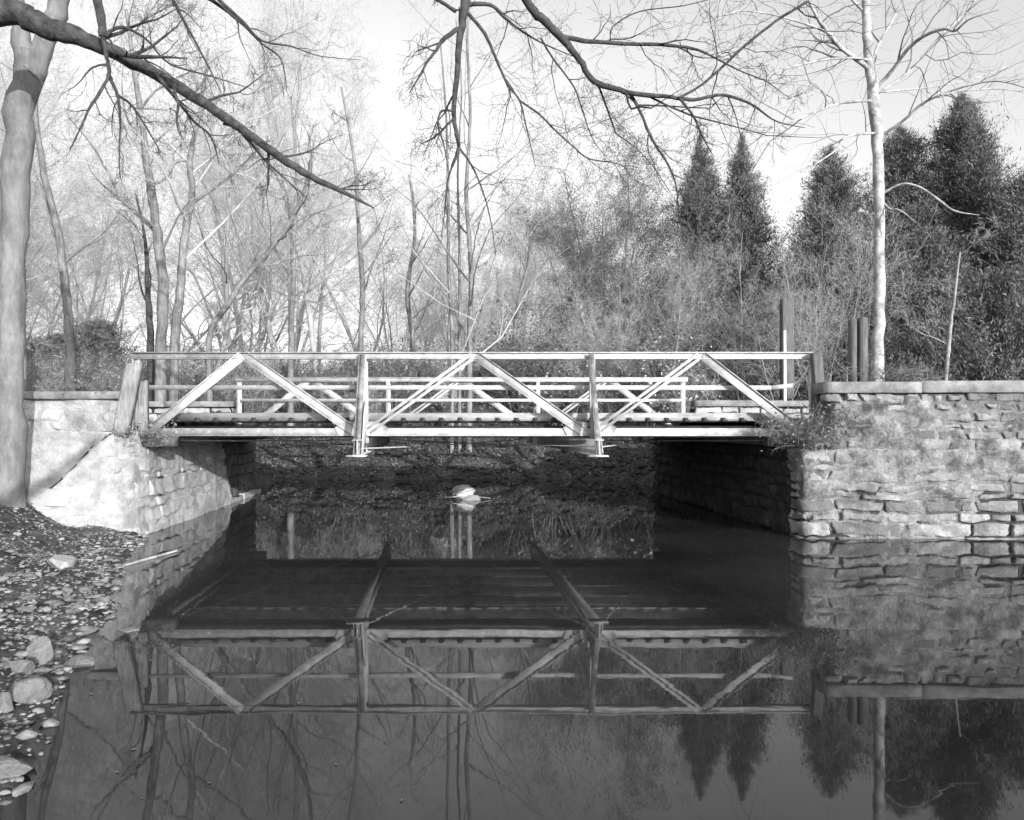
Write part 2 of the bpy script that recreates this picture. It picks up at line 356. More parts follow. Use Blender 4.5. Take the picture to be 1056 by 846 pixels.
coping_run(t, (5.5, 12.28, 0), (14.5, 12.13, 0), 2.57, .21, .62, 7)
# left abutment
t = empty('stone_abutment', (0, 0, 0), 'pale sunlit stone abutment and wing wall at the left end of the bridge', 'abutment')
lowL = [(-9.6, 11.0), (-8.4, 11.42), (-7.75, 11.68), (-7.2, 11.92), (-6.85, 12.2), (-6.65, 12.55), (-6.6, 13.0), (-7.14, 17.85)]
_us = np.cumsum([0]+[math.dist(lowL[i], lowL[i+1]) for i in range(len(lowL)-1)])
slopeL = lambda u: float(np.interp(u, _us, [.3, .5, .95, 1.62, 1.9, 1.92, 1.92, 1.92]))
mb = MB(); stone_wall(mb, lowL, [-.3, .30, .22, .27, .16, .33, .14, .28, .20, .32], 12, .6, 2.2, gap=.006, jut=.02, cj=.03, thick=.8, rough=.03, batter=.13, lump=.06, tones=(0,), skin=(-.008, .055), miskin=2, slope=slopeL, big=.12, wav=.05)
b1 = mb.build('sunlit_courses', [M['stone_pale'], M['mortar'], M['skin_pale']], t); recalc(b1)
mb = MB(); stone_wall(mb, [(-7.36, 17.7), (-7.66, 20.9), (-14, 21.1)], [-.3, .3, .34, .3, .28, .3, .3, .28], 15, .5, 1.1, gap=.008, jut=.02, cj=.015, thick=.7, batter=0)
b1 = mb.build('rear_courses', [M['stone_dark'], M['mortar']], t); recalc(b1)  # darker stone here stands for the bridge shadow on this face
mb = MB(); stone_wall(mb, [(-7.12, 17.7), (-7.5, 20.95)], [-.3, .42], 16, .7, 1.2, gap=.006, jut=.02, thick=.5); b1 = mb.build('footing_ledge', [M['stone_pale'], M['mortar']], t); recalc(b1)
mb = MB(); stone_wall(mb, [(-14, 12.85), (-7.3, 12.72), (-7.13, 12.80), (-7.12, 13.3)], [1.55, .2, .16, .17, .19, .2], 19, .18, .7, gap=.006, jut=.03, cj=.03, thick=.6, lump=.09, rough=.04, ztop=2.47, skin=(.0, .06), miskin=2)
b1 = mb.build('upper_rubble', [M['stone_pale'], M['mortar_pale'], M['skin_pale']], t); recalc(b1)
coping_run(t, (-14, 12.82, 0), (-7.05, 12.70, 0), 2.47, .15, .6, 9)
# seats of earth and stone behind the trusses, far wing walls
for name, pth, x0, x1, lab, sd, z1 in (
    ('parapet_wall', None, -14, -8.05, 'low stone parapet wall behind the left end of the bridge', 21, 2.55),
    ('parapet_wall', None, 5.35, 13, 'low worn stone parapet wall behind the right end of the bridge', 23, 2.5)):
    t = empty(name, (0, 0, 0), lab, 'stone wall')
    mb = MB(); stone_wall(mb, [(x0, 20.5), (x1, 20.45)] if x0 > 0 else [(x0, 20.5), (x1, 20.45)], [1.95, .2, .2, .18], sd, .4, 1.0, gap=.008, thick=.5, ztop=z1-.02, lump=.05)
    o = mb.build('stonework', [M['stone_pale'], M['mortar']], t); recalc(o)
    coping_run(t, (x0, 20.45, 0), (x1+.05, 20.4, 0), 2.54, .17, .55, sd+1)

# ------------------------------------------------------------------ the bridge
def Bp(x, y, z): return Vector((x-.1115*(y-13), y, z))
ZB, ZT = 1.87, 3.29
XL, XR = -7.0, 5.63; XP = [-2.8, 1.44]; XA = [-4.98, -.70, 3.50]
br = empty('truss_bridge', (0, 0, 0), 'white painted steel pony truss bridge with timber deck spanning the canal', 'bridge')
def member(name, p0, p1, w, mt=None, parent=br, ref=(0, -1, 0), kind='C', fl=.05):
    mb = MB(); th = .012; h = w/2
    if kind == 'C': of = [(-h, h, 0, th), (h-th, h, th, fl), (-h, -h+th, th, fl)]
    elif kind == 'I': of = [(-.006, .006, -fl, fl), (h-th, h, 0, 0)]
    elif kind == 'L': of = [(-h, h, 0, th), (h-th, h, th, fl)]
    elif kind == 'LL': of = [(-h, -.018, .03, .042), (-.03, -.018, -.04, .03), (.018, h, .03, .042), (.018, .03, -.04, .03)]
    elif kind == 'S': of = [(-h, h, -fl/2, fl/2)]
    mb.beam(p0, p1, of, ref)
    o = mb.build(name, mt or M['white_steel'], parent); return o
def rivets(mb, p0, p1, step, r=.012, n=(0, -1, 0), off=.0):
    p0 = Vector(p0); p1 = Vector(p1); d = p1-p0; k = int(d.length/step); n = Vector(n)
    for i in range(k+1):
        c = p0+d*(i/max(k, 1))+n*off
        a = Vector((1, 0, 0)); b = n.cross(a)
        vs = [c+n*r*.8]+[c+(a*math.cos(t*math.pi/3)+b*math.sin(t*math.pi/3))*r for t in range(6)]
        mb.add([tuple(v) for v in vs], t=[(0, 1+j, 1+(j+1) % 6) for j in range(6)])
for ti, (Y, sgn) in enumerate(((13.0, -1), (19.8, 1))):
    o_ = (0, sgn*-1 if False else sgn, 0)      # outward direction of this truss
    ref = (0, sgn, 0)
    # top chord: channel plus cover plate
    mb = MB(); a = Bp(XL-.08, Y, ZT); b = Bp(XR+.1, Y, ZT)
    mb.beam(a, b, [(-.065, .045, 0, .014), (.045, .062, -.09, .075), (-.065, -.053, .014, .06), (-.065, .045, -.06, -.048)], ref)
    rivets(mb, a+Vector((.2, sgn*.014, -.02)), b+Vector((-.2, sgn*.014, -.02)), .16, .011, ref)
    mb.build('top_chord', M['white_steel'], br)
    # bottom chord
    mb = MB(); a = Bp(XL+.25, Y, ZB); b = Bp(XR-.1, Y, ZB)
    mb.beam(a, b, [(-.075, .07, 0, .014), (-.075, -.063, .014, .07), (-.075, .07, -.06, -.048)], ref)
    rivets(mb, a+Vector((.2, sgn*.014, 0)), b+Vector((-.2, sgn*.014, 0)), .3, .013, ref)
    mb.build('bottom_chord', M['white_steel'], br)
    # diagonals, one mesh each
    nodes = [XL+.28, XP[0], XP[1], XR-.15]
    for i in range(3):
        for s_, (xa, xb) in enumerate(((nodes[i], XA[i]), (nodes[i+1], XA[i]))):
            inset = .14 if xb > xa else -.14
            p0 = Bp(xa+(inset if i or s_ else 0), Y+sgn*.02, ZB+.02); p1 = Bp(xb+(-.03 if xb > xa else .03), Y+sgn*.03, ZT-.01)
            w = .17 if (i == 0 and s_ == 0) or s_ == 1 else .14
            member('diagonal', p0, p1, w, ref=ref, kind='C' if w > .15 else 'LL', fl=.06 if w > .15 else .12)
    # end posts and intermediate posts with outriggers
    for xe in (XL+.02, XR-.03):
        member('end_post', Bp(xe, Y-.02*sgn, 1.78), Bp(xe, Y-.02*sgn, ZT-.05), .13, ref=ref, kind='C', fl=.08)
    for xp in XP:
        pp = member('post', Bp(xp+.02, Y-.005*sgn, 1.66), Bp(xp, Y-.005*sgn, ZT-.02), .15, ref=(1, 0, 0), kind='C', fl=.10)
        yo = Y+sgn*.78
        mb = MB()
        p0 = Bp(xp-.05, yo, 1.48); p1 = Bp(xp-.02, Y+sgn*.10, ZT+.03)
        mb.beam(p0, p1, [(-.045, .045, 0, .012), (-.045, -.033, -.09, 0)], (-1, 0, 0))
        mb.build('sway_brace', M['steel_grey'], pp)
        # web plate beside the post that widens towards its foot
        mb = MB(); x0 = xp+.07
        A = [Bp(x0, Y+sgn*.02, 1.5), Bp(x0, yo-sgn*.03, 1.5), Bp(x0, Y+sgn*.32, 2.25), Bp(x0, Y+sgn*.02, 2.5)]
        Bq = [v+Vector((.012, 0, 0)) for v in A]
        mb.add([tuple(v) for v in A+Bq], [(0, 1, 2, 3), (4, 7, 6, 5), (0, 4, 5, 1), (1, 5, 6, 2), (2, 6, 7, 3), (3, 7, 4, 0)]); mb.build('web_plate', M['white_steel'], pp)
        mb = MB(); c = Bp(xp, yo-sgn*.08, 1.455); mb.obox(c, (1, 0, 0), (0, 1, 0), (0, 0, 1), .17, .14, .012); mb.build('foot_plate', M['white_steel'], pp)
        # gussets at the foot of the diagonals
        mb = MB(); y_ = Y+sgn*.034
        for sx in (-1, 1):
            A = [(xp+sx*.05, 1.80), (xp+sx*.42, 1.80), (xp+sx*.50, 1.95), (xp+sx*.28, 2.08), (xp+sx*.05, 2.05)]
            vs = [tuple(Bp(x, y_, z)) for x, z in A]+[tuple(Bp(x, y_+sgn*.012, z)) for x, z in A]; n = 5
            mb.add(vs, [(i, (i+1) % n, (i+1) % n+n, i+n) for i in range(n)]+[(0, 1, 2, 3), (n+3, n+2, n+1, n)], [(0, 3, 4), (n+4, n+3, n)])
            rivets(mb, Bp(xp+sx*.12, y_+sgn*.012, 1.98), Bp(xp+sx*.38, y_+sgn*.012, 1.98), .07, .013, ref)
        mb.build('gusset_plate', M['white_steel'], br)
    # hand rail inside the truss
    yi = Y-sgn*.12
    mb = MB()
    a = Bp(XL+.1, yi, 2.705); b = Bp(XR-.75, yi, 2.70)
    mb.beam(a, b, [(-.042, .042, -.02, .02)], (0, -1, 0))
    if ti == 0:
        mb.beam(b+Vector((.0, 0, 0)), Bp(XR-.35, yi, 2.74), [(-.04, .04, -.019, .019)]); mb.beam(Bp(XR-.36, yi, 2.74), Bp(XR-.12, yi+.03, 2.86), [(-.038, .038, -.018, .018)])
    else: mb.beam(b, Bp(XR-.05, yi, 2.70), [(-.042, .042, -.02, .02)])
    mb.build('hand_rail', M['white_steel'], br)
    # curb timber with bolts
    cb = MB(); cb.beam(Bp(XL+.35, Y-sgn*.34, 2.155), Bp(XR-.35, Y-sgn*.34, 2.155), [(-.075, .075, -.06, .06)]); c = cb.build('curb', M['curb'], br)
    bb = None
    x = XL+.7
    while x < XR-.5:
        if bb is None:
            q_ = MB(); q_.obox((0, .075, -.05), (1, 0, 0), (0, 1, 0), (0, 0, 1), .04, .018, .03); q_.obox((.01, .1, -.08), (1, 0, 0), (0, 1, 0), (0, 0, 1), .055, .05, .02); bo = bb = q_.build('bolt', M['dark_steel'], c)
        else: bo = bb.copy(); col.objects.link(bo)
        bo.location = Bp(x, Y-sgn*.34, 2.16); bo.scale = (1, sgn, 1); x += .357
for xp in XP+[XL+.5, XR-.5]:
    lo, hi = (12.2, 20.6) if xp in XP else (13.1, 19.7)
    zc = 1.60 if xp in XP else 1.70
    mb = MB(); a = Bp(xp, lo, zc); b = Bp(xp, hi, zc)
    hh = .14 if xp in XP else .09
    mb.beam(a, b, [(-hh, hh, -.008, .008), (hh-.015, hh, -.08, .08), (-hh, -hh+.015, -.08, .08)], (1, 0, 0))
    mb.build('floor_beam', M['white_steel'] if xp in XP else M['steel_grey'], br)
for k in range(7):
    yy = 13.42+k*(19.38-13.42)/6
    mb = MB(); mb.beam(Bp(XL+.3, yy, 1.87), Bp(XR-.3, yy, 1.87), [(-.11, .11, -.006, .006), (.098, .11, -.055, .055), (-.11, -.098, -.055, .055)])
    mb.build('stringer', M['dark_steel' if k in (0, 6) else 'white_steel'], br)  # outer stringers darkened for shadow under the curb, inner whitened for light off water
rng = random.Random(5)
mb = MB(); x = XL+.05
while x < XR-.02:
    w = .19; dz = rng.uniform(-.006, .006); dy = rng.uniform(-.03, .03)
    a = Bp(x+w/2, 13.42+dy, 2.10+dz); b = Bp(x+w/2, 19.38+dy, 2.10+dz)
    mb.beam(a, b, [(-.092, .092, -.035, .035)] if False else [(-.035, .035, -.092, .092)], (1, 0, 0)); x += w+.006
mb.build('deck', M['deck'], br)
mb = MB()
ty = [12.35, 20.4]
def rod(a, b, r=.014, sag=.03):
    pts = [a.lerp(b, i/8)-Vector((0, 0, sag*4*(i/8)*(1-i/8))) for i in range(9)]
    mb.tubes([[tuple(p) for p in pts]], [[r]*9], 6)
rod(Bp(XP[0], 12.3, 1.58), Bp(XP[1], 20.3, 1.62)); rod(Bp(XP[1], 12.3, 1.62), Bp(XP[0], 20.3, 1.6))
rod(Bp(XL+.4, 12.95, 1.72), Bp(XP[0], 20.3, 1.6)); rod(Bp(XL+.4, 19.8, 1.72), Bp(XP[0], 12.4, 1.6)); rod(Bp(XP[1], 12.4, 1.6), Bp(XR-.4, 19.8, 1.72)); rod(Bp(XP[1], 20.3, 1.6), Bp(XR-.4, 13, 1.72))
mb.build('brace_rod', M['white_steel'], br, smooth=True)
for xe in (XL+.55, XR-.45):
    for yy in (13.0, 19.8):
        mb = MB(); mb.obox(Bp(xe-.1, yy, 1.70), (1, 0, 0), (0, 1, 0), (0, 0, 1), .3, .16, .10); mb.build('bearing_block', M['stone_dark'], br)

# end timbers
def timber(name, p0, p1, w, d, label, cat, mt=None, seed=0):
    p0 = Vector(p0); p1 = Vector(p1); a = (p1-p0); ln = a.length; a.normalize(); n = Vector((0, -1, 0)); n = (n-a*n.dot(a)).normalized(); v = a.cross(n)
    mb = MB(); K = 10; vs = []
    for k in range(K+1):
        for (i, j) in ((-1, -1), (-.8, -1.05), (.8, -1.05), (1, -1), (1.03, 1), (-1.03, 1)):
            e = mn.noise(p0+a*ln*k/K*1.5+v*i*3+Vector((seed, j, 0)))*.012
            top = .03*i if k == K else 0
            vs.append(p0+a*(ln*k/K+top)+v*(i*w/2+e)+n*(-j*d/2+e))
    Q = [(k*6+j, k*6+(j+1) % 6, (k+1)*6+(j+1) % 6, (k+1)*6+j) for k in range(K) for j in range(6)]
    e0 = K*6; Q += [(0, 1, 2, 3), (0, 3, 4, 5), (e0+3, e0+2, e0+1, e0), (e0+5, e0+4, e0+3, e0)]
    mb.add([tuple(x-p0) for x in vs], Q); o = mb.build(name, mt or M['timber']); o.location = p0; recalc(o)
    return tag(o, label, cat)
timber('timber_post', P(124, 449, 12.45), P(139, 375, 12.5), .25, .12, 'wide grey timber post leaning right at the left end of the bridge', 'post')
timber('timber_post', P(148, 449, 12.85), P(148, 394, 12.85), .14, .12, 'short upright timber post beside the leaning timber at the left end of the bridge', 'post', seed=3)
timber('timber_post', P(849, 440, 12.75), P(841, 363, 12.8), .17, .12, 'dark timber post leaning left at the right end of the bridge', 'post', mt=M['post'], seed=6)
# posts behind right
t = timber('wooden_post', P(811.5, 412, 21.5), P(811.5, 308, 21.5), .35, .25, 'tall grey wooden post standing behind a thin white pole beside the bridge', 'post', mt=M['post'], seed=8)
mb = MB(); b0 = P(809.5, 428, 20.9); b1 = P(809, 341, 20.9); mb.tubes([[tuple(b0.lerp(b1, i/4)-b0) for i in range(5)]], [[.05]*5], 8)
o = mb.build('marker_pole', M['pole'], smooth=True); o.location = b0; tag(o, 'thin white marker pole in front of the tall grey wooden post', 'pole')
t = empty('channel_post', P(885, 395, 14.5), 'dark grooved upright post made of two planks above the right wall coping', 'post')
for x0, x1, nm in ((876.5, 881.5, 'plank'), (885.5, 893, 'plank')):
    a = P(x0, 400, 14.5); b = P(x1, 330 if x0 < 880 else 328, 14.5)
    mb = MB(); mb.box(a.x-t.location.x, b.x-t.location.x, -.09, .09, 2.0-t.location.z, b.z-t.location.z); mb.build(nm, M['post'], t)
a = P(881, 400, 14.5); b = P(886, 331, 14.5); mb = MB(); mb.box(a.x-t.location.x, b.x-t.location.x, .0, .06, 2.0-t.location.z, b.z-t.location.z); mb.build('groove', M['dark_steel'], t)

# ------------------------------------------------------------------ rocks, gravel, driftwood
def rock_mesh(seed, sx, sy, sz, sub=3, flat=.0):
    import bmesh
    bm = bmesh.new(); bmesh.ops.create_icosphere(bm, subdivisions=sub, radius=1)
    rg = random.Random(seed); planes = []
    for _ in range(11):
        v = Vector((rg.gauss(0, 1), rg.gauss(0, 1), rg.gauss(0, .8))).normalized(); planes.append((v, rg.uniform(.42, .8)))
    for v in bm.verts:
        p = v.co.copy()
        for nrm, d in planes:
            k = p.dot(nrm)
            if k > d: p -= nrm*(k-d)*.99
        p *= 1+.06*mn.noise(p*1.6+Vector((seed, 0, 0)))
        p += Vector((mn.noise(p*4+Vector((seed, 9, 0))), mn.noise(p*4+Vector((3, seed, 0))), mn.noise(p*4+Vector((0, 5, seed)))))*.05
        v.co = Vector((p.x*sx, p.y*sy, p.z*sz))
    me = bpy.data.meshes.new('rock'); bm.to_mesh(me); bm.free(); me.materials.append(M['rock']); return me
def ground_at(x, y): return float(terrain(np.array([x]), np.array([y]))[0])
def rock(px, py, wpx, hpx, label, seed, group=None, Y=None, sink=.25, rz=None, dark=False, tilt=0, tex=None):
    # place where the sight line through (px,py) meets the ground or the water
    if Y is None:
        Y = 2.5
        for _ in range(900):
            p = P(px, py, Y)
            if p.z <= max(ground_at(p.x, p.y), 0): break
            Y += .012
    p = P(px, py, Y); sx = wpx/F*Y/2; sz = hpx/F*Y/2
    me = rock_mesh(seed, sx*1.15, sx*.95, sz*1.1)
    if tex: me.materials[0] = tex
    o = bpy.data.objects.new('rock', me); col.objects.link(o)
    o.location = (p.x, p.y, max(ground_at(p.x, p.y), -.05)+sz*(1-sink*1.6)); o.rotation_euler = (tilt, tilt*.5, random.Random(seed).uniform(-.6, .6) if rz is None else rz)
    return tag(o, label, 'rock', group)
rock(64, 590, 34, 24, 'pale square boulder on the bank below the left wall', 31, tex=M['stone_pale'])
rock(44, 685, 32, 34, 'upright angular grey rock near the left water edge', 32)
rock(30, 722, 42, 26, 'broad pale flat topped rock at the left water edge', 33)
rock(80, 686, 34, 15, 'small flat rock in the shallows right of the upright grey rock', 34)
rock(10, 800, 56, 20, 'long flat rock at the bottom left corner over dark water', 35, tilt=.12)
rock(133, 650, 24, 9, 'lone small pale rock in the shallow water farthest right on the left bank', 36)
rock(22, 695, 26, 16, 'tilted slab rock between the upright rock and the broad flat rock', 37, tilt=.4)
rock(4, 735, 22, 24, 'rock cut by the left edge of the photo beside the broad flat rock', 38)
rock(108, 622, 18, 8, 'thin flat stone above the shallow water on the left bank', 39)
rock(142, 611, 26, 6, 'very flat thin slab lying in the water under the left wall', 40)
rg = random.Random(11)
for i in range(75):
    px = rg.uniform(0, 120); py = rg.uniform(590, 745)
    if px > 140-(py-590)*.75: continue
    w_ = rg.uniform(7, 20)
    rock(px, py, w_, w_*rg.uniform(.22, .5), 'small broken grey stone among the rubble of the left bank', 100+i, group='broken stones on the left bank', tilt=rg.uniform(-.3, .3))
# bright rock in the water below the bridge
rock(478, 513, 28, 18, 'small pale peaked rock breaking the water surface beneath the bridge', 57, Y=18.9, sink=.1, tex=M['pole'])
rock(487, 514, 20, 8, 'low pale stone against the right side of the peaked rock beneath the bridge', 52, Y=18.7, sink=.2, tex=M['stone_pale'])
mb = MB()
for a_, b_, r_ in (((459, 513), (506, 514), .022), ((466, 511), (480, 505), .018)):
    a = P(*a_, 18.6); b = P(*b_, 18.8); mid = (a+b)/2+Vector((0, 0, .05)); mb.tubes([[tuple(a), tuple(mid), tuple(b)]], [[r_, r_, r_*.4]], 5)
o = mb.build('driftwood', M['bark_pale']); tag(o, 'pale broken branch caught on the rock beneath the bridge', 'branch')
a = Vector(P(126, 585, 9.8)); b = Vector(P(183, 569, 11.0)); a.z = .015; b.z = .02
mb = MB(); mb.tubes([[tuple(a.lerp(b, i/6)+Vector((0, .03*math.sin(i), .0))) for i in range(7)]], [[.015, .02, .022, .024, .022, .02, .015]], 6)
o = mb.build('floating_stick', M['bark_white'], smooth=True); tag(o, 'thin pale stick floating beside the left wall', 'stick')
mb = MB(); rr_ = np.random.RandomState(8); tmpl = []
import bmesh
for k in range(8):
    me = rock_mesh(200+k, 1, 1, .6, sub=1); tmpl.append((np.array([v.co[:] for v in me.vertices]), np.array([p.vertices[:] for p in me.polygons]))); bpy.data.meshes.remove(me)
cnt = 0
while cnt < 8000:
    y = rr_.uniform(3.2, 12.7); bx = float(np.interp(y, BANKY, BANKX)); x = bx+.25-abs(rr_.normal(0, 1.7))
    if x < -10.5: continue
    z = ground_at(x, y)
    if z < -.12: continue
    s = rr_.choice([.010, .016, .024, .036, .06], p=[.34, .3, .2, .12, .04])*rr_.uniform(.7, 1.3)*(1.15 if y < 8 else 1)
    v, tr = tmpl[rr_.randint(8)]; an = rr_.uniform(0, 6.28); c_, s_ = math.cos(an), math.sin(an)
    v = v*np.array([s*1.3, s, s*.8]); v = np.stack([v[:, 0]*c_-v[:, 1]*s_, v[:, 0]*s_+v[:, 1]*c_, v[:, 2]], -1)+np.array([x, y, z+s*.15])
    mb.add(v, t=tr); cnt += 1
nl = 4500; y = rr_.uniform(3.4, 12.0, nl); x = np.interp(y, BANKY, BANKX)-.1-np.abs(rr_.normal(0, 2.0, nl)); z = terrain(x, y); kk = (z > .05) & (x > -11); x, y, z = x[kk], y[kk], z[kk]; nl = len(x)
c_ = np.stack([x, y, z+rr_.uniform(.005, .035, nl)], -1); u = rr_.normal(0, 1, (nl, 3))*np.array([1, 1, .35]); u /= np.linalg.norm(u, axis=1, keepdims=True); v = np.cross(u, rr_.normal(0, .4, (nl, 3))+np.array([0, 0, 1])); v /= np.linalg.norm(v, axis=1, keepdims=True); sz = rr_.uniform(.008, .035, (nl, 1))
lf = MB(); lf.add(np.stack([c_-u*sz, c_-v*sz*.5, c_+u*sz, c_+v*sz*.5], 1).reshape(-1, 3), np.arange(nl*4).reshape(-1, 4)); tag(lf.build('leaf_litter', M['leaf']), 'scattered dry leaves among the gravel of the left bank', 'leaves', kind='stuff')
tag(mb.build('gravel', M['gravel']), 'loose gravel and broken stone over the left bank', 'gravel', kind='stuff')

mb = MB(); cnt = 0
while cnt < 1500:
    x = rr_.uniform(-10, 8); y = rr_.uniform(24.5, 30.5); z = ground_at(x, y)
    if z < -.15 or z > 2.2: continue
    s = rr_.choice([.05, .09, .15, .26], p=[.4, .34, .2, .06])*rr_.uniform(.7, 1.3); v, tr = tmpl[rr_.randint(8)]; an = rr_.uniform(0, 6.28); c_, s_ = math.cos(an), math.sin(an)
    v = v*np.array([s*1.4, s, s*.8]); mb.add(np.stack([v[:, 0]*c_-v[:, 1]*s_, v[:, 0]*s_+v[:, 1]*c_, v[:, 2]], -1)+np.array([x, y, z+s*.1]), t=tr); cnt += 1
tag(mb.build('rubble', M['stone_shaded']), 'broken stone strewn over the shaded far bank under the bridge', 'rubble', kind='stuff')  # rubble coloured dark to stand for shade below the deck
mb = MB(); nl = 60; y = rr_.uniform(3.6, 20, nl)**1.0; x = np.interp(y, BANKY, BANKX)+np.abs(rr_.normal(0, 1.1, nl))+.2; z = np.full(nl, .006)
c_ = np.stack([x, y, z], -1); an = rr_.uniform(0, 6.28, nl); u = np.stack([np.cos(an), np.sin(an), rr_.normal(0, .08, nl)], -1); v = np.stack([-np.sin(an), np.cos(an), np.zeros(nl)], -1); sz = rr_.uniform(.008, .022, (nl, 1))
mb.add(np.stack([c_-u*sz, c_-v*sz*.5, c_+u*sz, c_+v*sz*.5], 1).reshape(-1, 3), np.arange(nl*4).reshape(-1, 4)); tag(mb.build('floating_leaves', M['leaf']), 'scattered leaves floating on the canal', 'leaves', kind='stuff')

# ------------------------------------------------------------------ plants
UP = np.array([0, 0, 1.])
class Tree:
    def __init__(s, seed): s.r = random.Random(seed); s.br = []; s.tips = []
    def walk(s, p, d, L_, r, n, wob, trop, taper=.85):
        pts = [p]; rad = [r]; ds = [d]
        for i in range(n):
            d = (d[0]+s.r.gauss(0, wob), d[1]+s.r.gauss(0, wob), d[2]+s.r.gauss(0, wob)+trop)
            l = math.sqrt(d[0]*d[0]+d[1]*d[1]+d[2]*d[2]) or 1; d = (d[0]/l, d[1]/l, d[2]/l)
            p = (p[0]+d[0]*L_/n, p[1]+d[1]*L_/n, p[2]+d[2]*L_/n); pts.append(p); rad.append(max(r*(1-taper*(i+1)/n), .0022)); ds.append(d)
        return pts, rad, ds
    def child_dir(s, d, ang):
        a = (s.r.gauss(0, 1), s.r.gauss(0, 1), s.r.gauss(0, 1)); k = a[0]*d[0]+a[1]*d[1]+a[2]*d[2]
        a = (a[0]-k*d[0], a[1]-k*d[1], a[2]-k*d[2]); l = math.sqrt(a[0]**2+a[1]**2+a[2]**2) or 1; c = math.cos(ang); si = math.sin(ang)/l
        return (d[0]*c+a[0]*si, d[1]*c+a[1]*si, d[2]*c+a[2]*si)
    def grow(s, p, d, L_, r, lev, pr):
        n = pr['n'][lev]; pts, rad, ds = s.walk(p, d, L_, r, n, pr['wob'][lev], pr['trop'][lev])
        s.br.append((lev, pts, rad)); s.sprout(pts, rad, ds, L_, lev, pr)
    def sprout(s, pts, rad, ds, L_, lev, pr, t0=None):
        if lev >= pr['max']: s.tips.append(pts[-1]); return
        k = pr['k'][lev]; k = int(k*s.r.uniform(.7, 1.3)+.5); t0 = pr['t0'][lev] if t0 is None else t0; n = len(pts)-1
        for j in range(k):
            t = t0+(1-t0)*(j+s.r.random())/k; f = t*n; i = min(int(f), n-1); f -= i
            p = tuple(pts[i][c]*(1-f)+pts[i+1][c]*f for c in range(3)); rl = rad[i]*(1-f)+rad[i+1]*f
            d = s.child_dir(ds[i+1], R(s.r.uniform(*pr['ang'][lev])))
            Lc = L_*s.r.uniform(*pr['len'][lev])*(1.15-.55*t)
            s.grow(p, d, Lc, max(rl*(s.r.uniform(.4, .62) if lev else s.r.uniform(.28, .5)), .0025), lev+1, pr)
    def limb(s, pts, rad, pr, lev=0, t0=.2, sprout=True, smooth=5):
        # hand laid limb, refined with a spline and a little wobble
        P_ = [np.array(p) for p in pts]; out = []; ro = []
        for i in range(len(P_)-1):
            a = P_[max(i-1, 0)]; b = P_[i]; c = P_[i+1]; d = P_[min(i+2, len(P_)-1)]
            for k in range(smooth):
                t = k/smooth; out.append(.5*((2*b)+(-a+c)*t+(2*a-5*b+4*c-d)*t*t+(-a+3*b-3*c+d)*t**3)); ro.append(rad[i]*(1-t)+rad[i+1]*t)
        out.append(P_[-1]); ro.append(rad[-1]); n = len(out)
        for i in range(1, n-1): out[i] = out[i]+np.array([s.r.gauss(0, 1), s.r.gauss(0, 1), s.r.gauss(0, 1)])*ro[i]*.10
        ro = [x*s.r.uniform(.93, 1.07) for x in ro]; out = [tuple(o) for o in out]
        ds = [tuple((np.array(out[min(i+1, n-1)])-np.array(out[max(i-1, 0)]))/(np.linalg.norm(np.array(out[min(i+1, n-1)])-np.array(out[max(i-1, 0)]))+1e-9)) for i in range(n)]
        s.br.append((lev, out, ro))
        L_ = sum(np.linalg.norm(np.array(out[i+1])-np.array(out[i])) for i in range(n-1))
        if sprout: s.sprout(out, ro, ds, L_, lev, pr, t0)
    def objects(s, root, m_trunk, m_twig, cut=1, leaf=None, nleaf=0, lsize=.05):
        org = np.array(root.location)
        a = MB(); b = MB()
        for lev, pts, rad in s.br:
            tgt, sides = (a, 12 if lev == 0 else 7) if lev <= cut else (b, 4 if lev == 2 else 3)
            tgt.tubes([pts], [rad], sides) if lev <= cut else None
        by = {}
        for lev, pts, rad in s.br:
            if lev > cut: by.setdefault(4 if lev == 2 else 3, []).append((pts, rad))
        for sd, l in by.items(): b.tubes([x[0] for x in l], [x[1] for x in l], sd)
        if a.v:
            a.v = [v-org for v in a.v]; a.build('trunk', m_trunk, root, smooth=True)
        if b.v:
            b.v = [v-org for v in b.v]; b.build('crown', m_twig, root)
        if leaf and nleaf:
            rs = np.random.RandomState(3); T = np.array(s.tips); T = T[rs.randint(len(T), size=nleaf)]+rs.normal(0, .12, (nleaf, 3))
            c = MB(); u = rs.normal(0, 1, (nleaf, 3)); u /= np.linalg.norm(u, axis=1, keepdims=True); v = rs.normal(0, 1, (nleaf, 3)); v = np.cross(u, v); v /= np.linalg.norm(v, axis=1, keepdims=True)
            sz = lsize*rs.uniform(.5, 1.3, (nleaf, 1)); T = T-org
            V = np.stack([T-u*sz, T-v*sz*.5, T+u*sz, T+v*sz*.5], 1).reshape(-1, 3); c.add(V, np.arange(nleaf*4).reshape(-1, 4)); c.build('foliage', leaf, root)

PR = dict(max=4, n=[14, 9, 6, 4, 3], wob=[.05, .13, .18, .2, .22], trop=[.02, .05, .04, .02, 0], k=[14, 9, 7, 5], t0=[.3, .2, .15, .1],
          ang=[(28, 62), (25, 60), (25, 65), (25, 70)], len=[(.32, .55), (.35, .62), (.35, .65), (.4, .75)])
def std_tree(seed, H, r, name='bare_tree', label='', group=None, mt='bark_mid', tw='twig_pale', pr=PR, stems=1, loc=(0, 0, 0), **k):
    root = empty(name, loc, label, 'tree', group); T = Tree(seed)
    for i in range(stems):
        d = (T.r.gauss(0, .09 if stems == 1 else .22), T.r.gauss(0, .09 if stems == 1 else .2), 1)
        T.grow((loc[0], loc[1], loc[2]-.2), d, H*T.r.uniform(.8, 1.05), r*(1 if i == 0 else .75), 0, pr)
    T.objects(root, M[mt], M[tw], **k); return root

